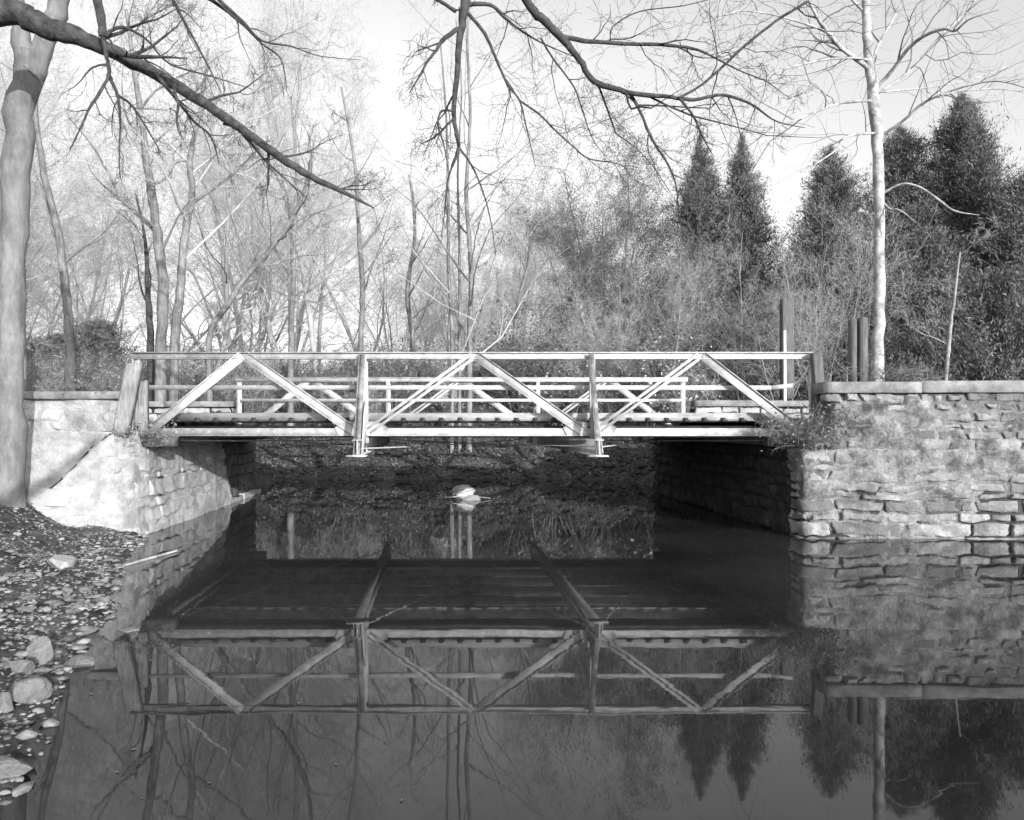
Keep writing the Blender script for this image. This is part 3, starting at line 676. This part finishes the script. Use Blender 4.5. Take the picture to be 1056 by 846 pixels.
# woodland: prototypes copied through the background
GW = 'bare trees of the woodland behind the bridge'
LW = 'tall leafless tree among the many in the woodland behind the bridge'
PRa = dict(PR, k=[17, 9, 7, 5]); PRb = dict(PR, k=[13, 9, 7, 5], t0=[.15, .2, .15, .1], wob=[.08, .16, .2, .22, .22])
PRc = dict(PR, k=[22, 9, 6, 5], t0=[.35, .2, .15, .1], len=[(.18, .34), (.35, .62), (.35, .65), (.4, .75)])
protos = [std_tree(1, 13, .12, label=LW, group=GW, pr=PRa, mt='bark_wood', tw='twig_light'), std_tree(2, 11, .10, label=LW, group=GW, pr=PRb, stems=2, mt='bark_wood', tw='twig_light'),
          std_tree(3, 15, .13, label=LW, group=GW, pr=PRc, mt='bark_wood', tw='twig_light'), std_tree(4, 12, .09, label=LW, group=GW, pr=PRb, stems=3, mt='bark_pale', tw='twig_light'),
          std_tree(5, 9, .07, label=LW, group=GW, pr=PRb, tw='twig_pale')]
rg = random.Random(77)
spots = []
def skyline(px):     # height cap: keep the gap of open sky right of the middle
    return 1.42 if px < 400 else (.95 if px < 540 else .6)
for i in range(88):
    Y = rg.uniform(31, 60); px = rg.uniform(-120, 640) if rg.random() < .82 else rg.uniform(640, 1180)
    if px > 560 and Y < 45: Y += 20
    spots.append((px, Y))
for i, (px, Y) in enumerate(spots):
    pr_ = protos[rg.randrange(5)] if i >= 5 else protos[i]
    o = pr_ if i < 5 else copy_tree(pr_)
    X = (px-528)/F*Y; o.location = (X, Y, ground_at(X, Y)); o.rotation_euler.z = rg.uniform(0, 6.28)
    s_ = rg.uniform(.75, 1.25)*skyline(px)
    o.scale = (s_, s_, s_*rg.uniform(.9, 1.15))

# shrubs / saplings / brambles in front of the wood
PRs = dict(max=3, n=[7, 5, 4, 3], wob=[.12, .2, .22, .2], trop=[.0, .0, -.02, 0], k=[7, 5, 4], t0=[.2, .15, .1], ang=[(20, 60), (25, 70), (25, 70)], len=[(.3, .55), (.35, .6), (.4, .7)])
GS = 'leafless shrubs of the thicket behind the bridge'; LS = 'tangled leafless shrub in the thicket behind the bridge'
shr = []
for k in range(4):
    root = empty('bare_shrub', (0, 0, 0), LS, 'shrub', GS); T = Tree(40+k)
    for j in range(22):
        a = T.r.uniform(0, 6.28); rr0 = T.r.uniform(0, .9); lean = T.r.uniform(.05, .45)
        T.grow((math.cos(a)*rr0, math.sin(a)*rr0, -.1), (math.cos(a)*lean, math.sin(a)*lean, 1), T.r.uniform(1.3, 3.2), T.r.uniform(.010, .024), 0, PRs)
    T.objects(root, M['bark_mid'], M['twig_pale' if k % 2 else 'twig_mid'], cut=0, leaf=M['leaf'] if k < 2 else M['vine'], nleaf=1300, lsize=.055)
    shr.append(root)
i = 0
for row in range(210):
    Y = rg.choice([27.5, 29, 31, 33, 36, 40])+rg.uniform(-1, 1); px = rg.uniform(-60, 1150)
    X = (px-528)/F*Y
    if ground_at(X, Y) < 1.7: continue
    o = shr[i] if i < 4 else copy_tree(shr[rg.randrange(4)]); i += 1
    o.location = (X, Y, ground_at(X, Y)-.05); o.rotation_euler.z = rg.uniform(0, 6.28); s_ = rg.uniform(.6, 1.0) if px < 520 else rg.uniform(.8, 1.5); o.scale = (s_*1.1, s_*1.1, s_)

# ground cover of the far bank: fallen leaves and low weeds
mb = MB(); rs = np.random.RandomState(12); n = 26000
X = rs.uniform(-16, 14, n); Y = rs.uniform(24.5, 34, n); Z = terrain(X, Y); k = Z > .03; X, Y, Z = X[k], Y[k], Z[k]; n = len(X)
T_ = np.stack([X, Y, Z+rs.uniform(.0, .16, n)], -1); u = rs.normal(0, 1, (n, 3)); u /= np.linalg.norm(u, axis=1, keepdims=True); v = np.cross(u, rs.normal(0, 1, (n, 3))); v /= np.linalg.norm(v, axis=1, keepdims=True); sz = rs.uniform(.02, .075, (n, 1))
mb.add(np.stack([T_-u*sz, T_-v*sz*.5, T_+u*sz, T_+v*sz*.5], 1).reshape(-1, 3), np.arange(n*4).reshape(-1, 4))
tag(mb.build('leaf_litter', M['needle']), 'fallen leaves and low weeds on the far bank', 'leaves', kind='stuff')  # dark needle material puts the far bank's shade into the leaf colour

# conifers
def conifer(seed, H, W, loc, label, group=None, dense=1.0, mt='needle', taper=1.0, cat='evergreen tree'):
    root = empty('cedar_tree', loc, label, cat, group); rs = np.random.RandomState(seed)
    a = MB(); K = 10; a.tubes([[(rs.normal(0, .02*k), rs.normal(0, .02*k), H*k/K-.2) for k in range(K+1)]], [[max(.02, W*.055*(1-k/K)) for k in range(K+1)]], 8); a.build('trunk', M['bark_mid'], root, smooth=True)
    c = MB(); ls_ = []; W *= 1.55; nb = int(760*dense*H/7); P0 = []; D0 = []
    polys = []; rads = []
    for j in range(nb):
        t = rs.rand()**.85; z = H*(.04+.96*t); a_0 = rs.uniform(0, 2*np.pi); env = W/2*(1-t)**(taper*1.3)*(.62+.75*float(vnoise(np.array([a_0*1.3]), np.array([z*1.1+seed*7]), 1.0, 1)+.5))*(.80+.22*math.sin(j*2.1+seed)+rs.normal(0, .16))+.03
        a_ = a_0; env *= 1+.22*math.sin(a_*3+seed+t*5); up = rs.uniform(.35, 1.0)
        dirv = np.array([math.cos(a_), math.sin(a_), up]); L_ = env*1.05
        p0 = np.array([0, 0, z-L_*up*.75]); p0[2] = max(p0[2], .1)
        polys.append([tuple(p0), tuple(p0+dirv*L_*.5-np.array([0, 0, .03])), tuple(p0+dirv*L_)]); rads.append([.018, .011, .004])
        m_ = int(70*(.35+L_*.8)); tt = rs.uniform(.3, 1.05, m_)[:, None]; es = min(1, .25+env/.8); spread = (.07+.14*rs.rand())*es; ls_.append(np.full(m_, es))
        pos = p0+dirv*L_*tt+rs.normal(0, 1, (m_, 3))*spread*np.array([1, 1, .8]); P0.append(pos)
        dd = dirv[None]*.5+rs.normal(0, .55, (m_, 3))+np.array([0, 0, .35]); D0.append(dd)
    c2 = MB(); c2.tubes(polys, rads, 3); c2.build('limbs', M['bark_mid'], root)
    T_ = np.concatenate(P0); u = np.concatenate(D0); u /= np.linalg.norm(u, axis=1, keepdims=True); n = len(T_)
    v = np.cross(u, rs.normal(0, 1, (n, 3))); v /= np.linalg.norm(v, axis=1, keepdims=True)+1e-9; L_ = rs.uniform(.05, .15, (n, 1))*np.concatenate(ls_)[:, None]; w_ = L_*rs.uniform(.08, .19, (n, 1))
    c.add(np.stack([T_-u*L_*.5, T_+v*w_, T_+u*L_, T_-v*w_], 1).reshape(-1, 3), np.arange(n*4).reshape(-1, 4)); c.build('crown', M[mt], root)
    return root
def conif_at(px, top, Y, wpx, label, seed, **k):
    X = (px-528)/F*Y; g_ = ground_at(X, Y); H = CH+(HY-top)/F*Y-g_
    o = conifer(seed, H, wpx/F*Y, (X, Y, g_), label, **k); o.rotation_euler.z = seed
conif_at(722, 136, 34, 96, 'tall pointed cedar, left one of the close pair behind the bridge', 1, mt='needle2', taper=.8)
conif_at(765, 137, 33, 125, 'tall pointed cedar, right one of the close pair behind the bridge', 2, mt='needle2', taper=.85)
conif_at(856, 150, 30, 95, 'narrow dark cedar between the pointed pair and the white barked tree', 3, taper=.55)
conif_at(928, 128, 31, 120, 'dark cedar directly behind the white barked tree trunk', 4, mt='needle2', taper=.6)
conif_at(992, 98, 29, 135, 'tallest broad dark cedar above the right stone wall', 5, taper=.6, dense=1.2)
conif_at(1068, 170, 26, 140, 'dark cedar cut by the right edge of the photo', 6, taper=.5)
conif_at(958, 235, 26, 125, 'low spreading dark cedar below the tallest cedar', 7, taper=.5, dense=1.1)
conif_at(890, 250, 28, 130, 'short dark cedar left of the white barked tree above the coping', 8, taper=.5)
conif_at(1025, 280, 24, 170, 'low bushy cedar just behind the right wall coping near the photo edge', 9, taper=.45, mt='needle2')
conif_at(100, 330, 36, 80, 'low dark evergreen bush behind the left wall', 10, taper=.45, mt='needle2')
conif_at(60, 345, 33, 70, 'low dark evergreen bush beside the large left trunk', 13, taper=.4)
conif_at(600, 285, 38, 60, 'small grey green cedar left of the round leafy tree', 11, taper=.7, mt='needle2', dense=.7)
conif_at(812, 265, 33, 90, 'small cedar in the gap right of the pointed pair', 12, taper=.7, mt='needle2', dense=.8)

# twiggy round tree keeping some leaves
def placed(px, Y): X = (px-528)/F*Y; return (X, Y, ground_at(X, Y))
PRr = dict(PRb, k=[15, 9, 8, 5], t0=[.12, .1, .1, .1], ang=[(35, 70), (25, 60), (25, 65), (25, 70)], wob=[.06, .16, .2, .22, .22])
std_tree(60, 12.2, .14, name='leafy_tree', label='round topped tree with fine grey leaves left of the cedar pair', loc=placed(648, 36), stems=5, pr=PRr, tw='twig_mid', leaf=M['leaf_mid'], nleaf=85000, lsize=.036)
std_tree(62, 9.5, .11, name='leafy_tree', label='thin leafy tree on the left flank of the round topped tree', loc=placed(602, 37), stems=4, pr=PRr, tw='twig_mid', leaf=M['leaf_mid'], nleaf=30000, lsize=.034)
std_tree(61, 7.5, .10, name='leafy_tree', label='lower twiggy tree with dry leaves beside the round topped tree', loc=placed(690, 33), stems=3, pr=PRb, tw='twig_mid', leaf=M['vine'], nleaf=16000, lsize=.045)
for px, Y, s_, lab in ((775, 27.5, 11, 'slender pale sapling in front of the cedar pair'), (838, 26, 12, 'slender sapling left of the narrow dark cedar'), (693, 28, 13, 'thin straight sapling in front of the lower twiggy tree')):
    std_tree(s_, 7.5, .045, name='sapling', label=lab, loc=placed(px, Y), mt='bark_pale', tw='twig_pale', pr=dict(PRc, max=3, k=[18, 6, 4]))
for j in range(11):
    px = 590+j*27+rg.uniform(-8, 8); Y = 30 if px < 800 else 24.5
    std_tree(90+j, rg.uniform(4.5, 8) if px < 900 else rg.uniform(3, 5.5), .028, name='sapling', label='thin leafless sapling in front of the dark evergreens', group='thin saplings before the evergreens', loc=placed(px, Y), mt='bark_pale', tw='twig_pale', stems=3, pr=dict(PRb, max=3, k=[13, 8, 5], t0=[.1, .1, .1], ang=[(20, 50), (25, 60), (25, 70)]))

# hand laid trees ------------------------------------------------------------
PRh = dict(max=3, n=[8, 8, 7, 5, 4], wob=[.05, .13, .2, .25, .25], trop=[0, .02, .0, 0, 0], k=[6, 6, 5, 4], t0=[.2, .12, .1, .1], ang=[(30, 60), (28, 65), (30, 70), (30, 70)], len=[(.2, .4), (.35, .6), (.4, .7), (.4, .7)])
def pl(pts, Y, Y2=None):
    n = len(pts); return [tuple(P(x, y, Y+((Y2 or Y)-Y)*i/(n-1))) for i, (x, y) in enumerate(pts)]
def rp(ws, Y): return [w*.5/F*Y for w in ws]

# large left trunk
b0 = P(12, 533, 11.2)
root = empty('large_tree', b0, 'large smooth grey forked trunk rising at the left edge of the bank', 'tree'); T = Tree(7); Y = 11.2
T.limb(pl([(8, 560), (11, 525), (10, 440), (12, 330), (15, 220), (22, 120), (32, 55)], Y), rp([36, 29, 26, 25, 25, 26, 28], Y), PRh, sprout=False)
T.limb(pl([(33, 75), (45, 45), (60, 5), (66, -50), (70, -110)], Y), rp([24, 20, 18, 16, 12], Y), dict(PRh, k=[5, 6, 5]), lev=0, t0=.6)
T.limb(pl([(28, 75), (22, 35), (14, -10), (5, -70)], Y), rp([22, 17, 14, 10], Y), dict(PRh, k=[5, 6, 5]), lev=0, t0=.6)
T.objects(root, M['bark_grey'], M['bark_dark'], cut=1)

# near limb that crosses the upper left corner; its tree stands left of the picture
Y = 7.0; gz = ground_at(-10.2, 8.9)
root = empty('overhanging_tree', (-10.2, 8.9, gz), 'dark tree whose long thick limb slants down across the upper left corner', 'tree'); T = Tree(8)
T.limb([(-10.2, 8.9, gz-.3), (-10.2, 8.9, gz+2), (-10.1, 9.0, 5.5), (-9.9, 9.1, 9.5), (-9.6, 9.1, 13)], [.46, .36, .32, .26, .14], PRh, sprout=False)
T.limb([(-10.1, 9.0, 5.8), (-8.6, 9.4, 7.1)]+pl([(0, 14), (45, 28), (80, 38), (120, 55), (160, 76), (200, 99), (240, 127), (280, 156), (320, 182), (350, 196), (386, 215)], 9.7, 11.0), [.27, .20]+rp([23, 22, 17, 14, 12.5, 11, 10, 9, 7.5, 5.5, 1.5], 10.1), dict(PRh, max=4, k=[12, 6, 5, 4], len=[(.10, .22), (.35, .6), (.4, .7), (.4, .7)]), t0=.3)
DK = 1.385
def side(pts, ws, Y, Y2=None, k=7, kk=5, lev=1, ln=(.3, .6), mx=4): T.limb(pl(pts, Y*DK, (Y2 or Y)*DK), rp(ws, Y*DK), dict(PRh, max=mx, k=[k, k, kk, 4], len=[ln, ln, (.4, .7), (.4, .8)]), lev=lev, t0=.2)
side([(97, -15), (103, 10), (106, 38)], [11, 9, 8], 7.1, k=0)
side([(106, 38), (110, 60), (112, 78), (100, 100), (92, 112), (84, 130), (72, 155)], [5, 4, 3.5, 3, 2.5, 2, 1], 7.1, 6.8)
side([(112, 78), (121, 98), (124, 125), (123, 160), (124, 185)], [4, 3.2, 2, 1.4, .8], 7.1)
side([(121, 98), (135, 108), (150, 130), (166, 158)], [3.2, 2.6, 2, .9], 7.1, 7.5)
side([(160, 76), (180, 100), (200, 125), (218, 142), (226, 170)], [4.5, 3.6, 2.8, 2, .9], 7.3, 7.8)
side([(108, 37), (125, 28), (150, 40), (175, 66), (215, 78), (260, 92)], [4, 3.5, 2.6, 2, 1.5, .7], 7.3, 8)
side([(172, -12), (186, 15), (205, 50), (218, 75), (228, 95)], [4, 3.2, 2.4, 1.6, .8], 8, 8)
side([(190, -15), (225, 5), (250, 25), (270, 45), (290, 62), (296, 95)], [5, 4, 3, 2.4, 1.6, .7], 8, 8.6)
side([(215, -10), (250, 22), (270, 42), (300, 48), (330, 58), (372, 62)], [4, 3, 2.2, 1.6, 1.1, .5], 8, 8.6)
side([(230, 128), (250, 135), (272, 160)], [2.2, 1.5, .7], 7.6)
T.objects(root, M['bark_dark'], M['bark_dark'], cut=1)

DK = 1.0
# tree whose limbs hang into the top of the picture in the middle
Y = 9.5
root = empty('overhanging_tree', (-3.9, -4.3, ground_at(-3.9, -4.3)), 'dark tree whose thin drooping branches hang into the top middle of the view', 'tree'); T = Tree(9); gz = ground_at(-3.9, -4.3)
T.limb([(-3.9, -4.3, gz-.3), (-4.3, -4, 4), (-4.5, -2.5, 8), (-4.2, 2, 10.8), (-3, 7, 10.8), (-1.2, 9.2, 9.3)], [.34, .30, .25, .19, .13, .09], PRh, sprout=False)
T.limb([(-3.9, -4.3, gz-.2), (-2.7, -3.6, 1.95), (-1.3, -2.62, 3.28), (-.18, -1.89, 4.46), (.6, -1.38, 5.33)], [.17, .14, .12, .11, .07], PRh, sprout=False)  # unseen leaning stem, added to cast the diagonal shadow on the left wall
T.limb([(-3, 7, 10.8), (-.8, 9.2, 9.5)]+pl([(540, -5), (560, 20), (577, 37), (598, 62), (612, 84), (640, 93), (655, 97), (690, 100)], 9.5), [.1, .07]+rp([9, 9, 8, 6.5, 6, 5.5, 5, 4], 9.5), dict(PRh, k=[3, 4, 4]), lev=1, t0=.6)
def side2(*a, **k):
    side(*a, **k)
side2([(479, -28), (479, 8), (474, 40), (471, 80), (468, 112), (470, 135), (473, 152), (466, 172)], [11, 10, 7, 6, 5, 4.5, 4, 3], 9.5, k=3)
side2([(466, 172), (461, 190), (459, 215), (455, 245)], [2.2, 1.8, 1.4, .7], 9.5)
side2([(473, 152), (487, 172), (498, 198), (506, 228), (511, 262)], [2.6, 2.2, 1.8, 1.3, .7], 9.5, 10)
side2([(472, 30), (456, 42), (450, 52), (440, 65), (432, 80), (422, 96)], [5, 4.5, 3.2, 2.6, 2, .8], 9.5, 9.2)
side2([(470, 115), (455, 115), (452, 130), (458, 150), (463, 180)], [2.4, 2.3, 2, 1.5, .7], 9.4)
side2([(480, 5), (505, 5), (520, 18), (535, 30), (560, 45), (595, 60)], [5, 4, 3.4, 2.4, 1.6, .8], 9.5, 10)
side2([(480, 10), (500, 35), (512, 62), (524, 88), (536, 104), (543, 132), (552, 172)], [4, 3.4, 2.8, 2.4, 2, 1.4, .7], 9.5)
side2([(536, 104), (556, 118), (572, 134), (592, 152), (608, 164), (640, 170), (652, 185)], [2.2, 2, 1.8, 1.6, 1.4, 1, .5], 9.5, 9.8)
side2([(558, 40), (570, 60), (592, 90), (600, 112), (612, 145), (628, 165)], [2.2, 2, 1.6, 1.4, 1, .5], 9.6)
side2([(577, 37), (600, 42), (640, 45), (690, 47), (720, 52), (745, 64)], [5, 4.6, 4, 3.4, 2.6, 1.6], 9.5, 10)
side2([(650, 97), (660, 115), (672, 143), (686, 165), (697, 190), (700, 222), (708, 262)], [3.6, 3, 2.8, 2.4, 1.8, 1.2, .5], 9.6)
side2([(690, 100), (715, 103), (745, 98), (775, 108), (800, 125), (830, 132)], [4, 3.6, 3.2, 2.4, 1.6, .7], 9.6, 10.2)
side2([(700, 101), (715, 120), (725, 142), (735, 160)], [2.8, 2.4, 1.8, .8], 9.6)
side2([(700, 101), (720, 90), (742, 72), (765, 50), (800, 22), (832, 2)], [2.6, 2.6, 2.8, 3, 3, 3], 9.6, 10.2)
side2([(745, 64), (765, 74), (790, 84), (812, 100)], [1.8, 1.4, 1, .5], 9.8)
side2([(432, -10), (452, 0), (470, 12)], [3, 3.6, 4], 9.5, k=3)
side2([(630, 45), (632, 28), (660, 12), (705, 6), (745, -4)], [1.6, 1.5, 1.3, 1, .8], 9.8)
T.objects(root, M['bark_dark'], M['bark_dark'], cut=1)

# sycamore behind the right wall
Y = 20.5; base = P(904, 420, Y)
root = empty('sycamore_tree', (base.x, base.y, 2.2), 'white barked bare tree with spreading pale limbs behind the right wall', 'tree'); T = Tree(10)
PS = dict(PRh, k=[4, 5, 4], len=[(.25, .5), (.35, .6), (.4, .7)])
T.limb(pl([(904, 440), (905, 390), (906, 320), (907, 240), (905, 160), (901, 100), (896, 60), (893, 20), (892, -25), (894, -90)], Y), rp([13, 12, 11, 10.5, 10, 11, 9, 8, 7, 5], Y), dict(PS, k=[3, 5, 4]), t0=.75)
def sd(pts, ws, Y_=Y, Y2=None, k=8, **q): T.limb(pl(pts, Y_, Y2), rp([w*.72 for w in ws], Y), dict(PS, k=[k, k, 6]), lev=1, t0=.15)
sd([(897, 72), (884, 62), (868, 50), (855, 35), (845, 22), (836, 5), (830, -20)], [7, 6, 5.5, 5, 4.6, 4, 3], Y2=19)
sd([(858, 36), (840, 28), (815, 20), (790, 14), (760, 12), (730, 25)], [3.4, 3, 2.4, 2, 1.4, .7], 19.5, 17)
sd([(899, 68), (905, 48), (918, 25), (930, 2), (940, -20)], [4, 4, 3.6, 3, 2.4], Y2=22)
sd([(905, 90), (922, 70), (935, 52), (952, 38), (972, 30), (985, 32), (1000, 20), (1030, 10)], [6, 5, 5, 4.5, 4, 3, 2, 1], Y2=17.5)
sd([(906, 96), (930, 80), (950, 60), (975, 32), (1000, 10), (1012, -15)], [4.4, 4, 3.6, 3, 2.4, 2], Y2=22.5)
sd([(898, 62), (880, 60), (850, 62), (815, 70), (785, 80), (760, 88), (735, 102)], [3.2, 3, 2.8, 2.4, 1.8, 1.2, .6], Y2=17.5)
sd([(902, 104), (870, 106), (840, 116), (810, 128), (780, 130), (750, 118), (720, 110)], [4, 3.6, 3, 2.4, 2, 1.4, .6], Y2=17)
sd([(905, 138), (890, 138), (872, 142), (862, 155), (840, 170)], [3.8, 3.4, 3, 2.4, 1], Y2=19)
sd([(912, 138), (930, 126), (950, 108), (970, 98), (1000, 88), (1030, 84), (1062, 92)], [5, 4.4, 3.8, 3.2, 2.4, 1.8, 1], Y2=18)
sd([(970, 98), (995, 94), (1030, 92), (1060, 96)], [2.4, 1.8, 1.4, .8], 19)
sd([(910, 200), (930, 190), (950, 194), (970, 208), (985, 218), (1010, 222)], [3.8, 3.4, 3.2, 3, 2.6, 1.2], Y2=19, k=2)
sd([(910, 208), (918, 216), (928, 217), (945, 230)], [3, 3, 2.4, 1], Y2=19.5, k=2)
sd([(908, 95), (960, 90), (1010, 80), (1060, 60)], [2.4, 2, 1.6, 1], Y2=24)
T.objects(root, M['bark_white'], M['twig_mid'], cut=1)

# middle distance trees on the left, each with its own stems
def hand_tree(seed, stems, Y, label, mt, tw='twig_pale', name='bare_tree', k=8, t0=.35):
    x, y = stems[0][0][0]; g_ = P(x, 400, Y); gz = ground_at(g_.x, Y)
    while gz < .9: Y += .3; g_ = P(x, 400, Y); gz = ground_at(g_.x, Y)
    root = empty(name, (g_.x, Y, gz), label, 'tree'); T = Tree(seed)
    for i, (pts, ws) in enumerate(stems):
        pp = pl(pts, Y, Y+(i % 3-1)*.8)
        if i == 0 or pts[0][1] > 350: pp = [(pp[0][0], pp[0][1], gz-.3)]+pp; ws = [ws[0]*1.15]+list(ws)
        T.limb(pp, rp(ws, Y), dict(PR, k=[k, 7, 6, 4], len=[(.22, .42), (.35, .6), (.35, .65), (.4, .7)]), lev=0 if i == 0 else 1, t0=t0)
    T.objects(root, M[mt], M[tw], cut=1)
hand_tree(21, [([(166, 360), (168, 300), (162, 240), (155, 190), (148, 140), (140, 80), (130, 10)], [11, 10, 9, 8, 6, 5, 3]),
               ([(180, 360), (186, 300), (190, 250), (198, 200), (196, 165), (205, 120), (215, 50)], [9, 8.5, 8, 7, 6, 4, 2]),
               ([(162, 240), (140, 220), (125, 205), (112, 180), (95, 150), (70, 120)], [4, 3.6, 3, 2.6, 2, 1]),
               ([(196, 165), (180, 168), (170, 185), (160, 190)], [4, 3.5, 3, 2]),
               ([(198, 210), (215, 198), (240, 180), (270, 150)], [3.4, 3, 2.4, 1])], 22, 'twin stemmed grey bare tree behind the left end of the bridge', 'bark_mid')
hand_tree(22, [([(156, 365), (154, 330), (152, 300), (150, 250), (140, 200)], [7, 6.5, 5, 3, 1.5])], 24, 'short black trunk beside the twin stemmed grey tree', 'bark_dark', tw='twig_mid', k=4)
hand_tree(23, [([(72, 350), (68, 300), (60, 240), (48, 190), (38, 130), (35, 60)], [9, 8, 7, 6, 5, 3])], 23, 'leaning bare tree just right of the large left trunk', 'bark_mid')
hand_tree(24, [([(216, 352), (232, 318), (255, 285), (278, 258), (300, 228), (316, 190), (325, 140)], [6, 6, 5.5, 5, 4.5, 3.5, 2]),
               ([(278, 258), (268, 290), (262, 320)], [3, 3, 2])], 24, 'bare tree leaning strongly right over the bridge rail', 'bark_mid')
hand_tree(25, [([(484, 352), (486, 280), (481, 200), (485, 120), (482, 40), (488, -30)], [5.5, 5, 4.2, 3.2, 2.4, 1.8]),
               ([(466, 352), (463, 280), (462, 200), (460, 120), (454, 40)], [4, 3.6, 3, 2.2, 1.4]),
               ([(474, 352), (474, 260), (472, 180), (476, 90), (470, 20)], [3.4, 3, 2.4, 1.8, 1])], 26, 'tall triple stemmed bare tree standing behind the middle of the bridge', 'bark_mid', k=18, t0=.12)
hand_tree(26, [([(372, 352), (374, 300), (370, 240), (366, 170), (352, 90)], [6, 5.5, 4.5, 3.5, 2])], 30, 'bare tree behind the first bridge post from the left', 'bark_mid')
hand_tree(27, [([(300, 352), (302, 300), (303, 250), (306, 180), (300, 100)], [6, 5.5, 5, 3.5, 2])], 29, 'slim grey bare tree right of the leaning tree', 'bark_mid')
hand_tree(28, [([(425, 352), (420, 300), (428, 240), (422, 180)], [5, 4.5, 3.5, 2])], 31, 'slim bare tree left of the triple stemmed tree', 'bark_mid')
hand_tree(29, [([(530, 352), (535, 310), (545, 270), (548, 230)], [4, 3.5, 3, 1.5])], 31, 'slim short bare tree right of the triple stemmed tree', 'bark_mid')
hand_tree(30, [([(20, 352), (5, 280), (-10, 200), (-15, 120)], [10, 9, 8, 6])], 25, 'bare tree showing left of the large trunk', 'bark_mid')
hand_tree(31, [([(975, 395), (980, 340), (985, 300), (990, 260)], [4, 3.4, 2.5, 1.5])], 21, 'thin pale stem before the tallest cedar', 'bark_pale', k=4)

# bush with pale leaves right of the bridge middle
def leafbush(name, px, Y, h, label, seed, mt, n, ls):
    root = empty(name, placed(px, Y), label, 'bush'); T = Tree(seed); l = root.location
    for j in range(14):
        a = T.r.uniform(0, 6.28); le = T.r.uniform(.1, .5); T.grow((l[0], l[1], l[2]-.05), (math.cos(a)*le, math.sin(a)*le, 1), h*T.r.uniform(.6, 1.1), .015, 0, PRs)
    T.objects(root, M['twig_pale'], M['twig_pale'], cut=0, leaf=M[mt], nleaf=n, lsize=ls)
leafbush('leafy_bush', 707, 26.5, 2.7, 'bush with bright pale leaves behind the second bridge post from the left', 5, 'pole', 420, .07)

# weeds rooted on the masonry
def weeds(name, pts, label, n, h, seed, mt='weed'):
    c = Vector(pts[0]); root = empty(name, c, label, 'weeds'); T = Tree(seed)
    for j in range(n):
        p = Vector(T.r.choice(pts))-c+Vector((T.r.gauss(0, .16), T.r.gauss(0, .12), T.r.gauss(0, .03)))
        T.grow((p.x+c.x, p.y+c.y, p.z+c.z), (T.r.gauss(0, .6), T.r.gauss(-.2, .5), T.r.uniform(.3, 1)), h*T.r.uniform(.5, 1.2), .006, 0, dict(PRs, max=1, trop=[-.1, -.05, 0, 0]))
    T.objects(root, M[mt], M[mt], cut=0, leaf=M[mt], nleaf=n*3, lsize=.03)
weeds('dry_weeds', [P(x, y, 12.35) for x, y in ((830, 460), (815, 450), (845, 455), (850, 440), (805, 445))], 'clump of dark dry weeds in the notch at the right end of the bridge', 260, .42, 3)
weeds('dry_weeds', [P(x, y, 12.2) for x, y in ((160, 446), (150, 447), (168, 448), (135, 447))], 'short pale weeds at the foot of the left end of the bridge', 70, .13, 4)
weeds('dry_weeds', [P(x, 392, 13.2) for x in (905, 920, 935, 950, 960)], 'low grass tuft on the coping behind the white barked tree foot', 110, .5, 6)
weeds('dry_weeds', [P(x, 402, 13) for x in (40, 60, 90, 110)], 'low weeds behind the coping of the left wing wall', 60, .3, 7)

# ------------------------------------------------------------------ light, sky, camera
AZ = math.atan(410/F)        # the light travels away from the camera and to the left
EL = R(12.5)
d = Vector((-math.sin(AZ)*math.cos(EL), math.cos(AZ)*math.cos(EL), -math.sin(EL)))
sl = bpy.data.lights.new('sun', 'SUN'); sl.energy = 5; sl.angle = R(.5); sl.color = (1, 1, 1)
so = bpy.data.objects.new('sun', sl); col.objects.link(so); so.rotation_euler = d.to_track_quat('-Z', 'Y').to_euler(); so.location = (8, -12, 12)
wd = bpy.data.worlds.new('World'); scene.world = wd; wd.use_nodes = True; nt = wd.node_tree; N = nt.nodes; L = nt.links
sky = N.new('ShaderNodeTexSky'); sky.sky_type = 'NISHITA'; sky.sun_disc = False; sky.sun_elevation = EL
sky.sun_rotation = math.pi-AZ; sky.air_density = 1.2; sky.dust_density = 2.5; sky.ozone_density = 1
bwn = N.new('ShaderNodeRGBToBW'); cb = N.new('ShaderNodeSeparateColor')
L.new(sky.outputs[0], cb.inputs[0])
ma = N.new('ShaderNodeMath'); ma.operation = 'ADD'; L.new(cb.outputs[1], ma.inputs[0]); L.new(cb.outputs[2], ma.inputs[1])
mu = N.new('ShaderNodeMath'); mu.operation = 'MULTIPLY'; mu.inputs[1].default_value = .5; L.new(ma.outputs[0], mu.inputs[0])
pw = N.new('ShaderNodeMath'); pw.operation = 'POWER'; pw.inputs[1].default_value = 1.0; L.new(mu.outputs[0], pw.inputs[0]); mu2 = N.new('ShaderNodeMath'); mu2.operation = 'MULTIPLY'; mu2.inputs[1].default_value = 2.5; L.new(pw.outputs[0], mu2.inputs[0])
bg = N['Background']; L.new(mu2.outputs[0], bg.inputs['Color']); bg.inputs['Strength'].default_value = .15

cam = bpy.data.cameras.new('camera'); co = bpy.data.objects.new('camera', cam); col.objects.link(co); scene.camera = co
co.location = (0, 0, CH); co.rotation_euler = (R(90), 0, 0); cam.sensor_width = 36; cam.lens = F/1056*36; cam.shift_y = 16/1056; cam.clip_end = 4000; cam.clip_start = .05
scene.view_settings.view_transform = 'Standard'; scene.view_settings.look = 'None'; scene.view_settings.exposure = 0
scene.render.engine = 'CYCLES'
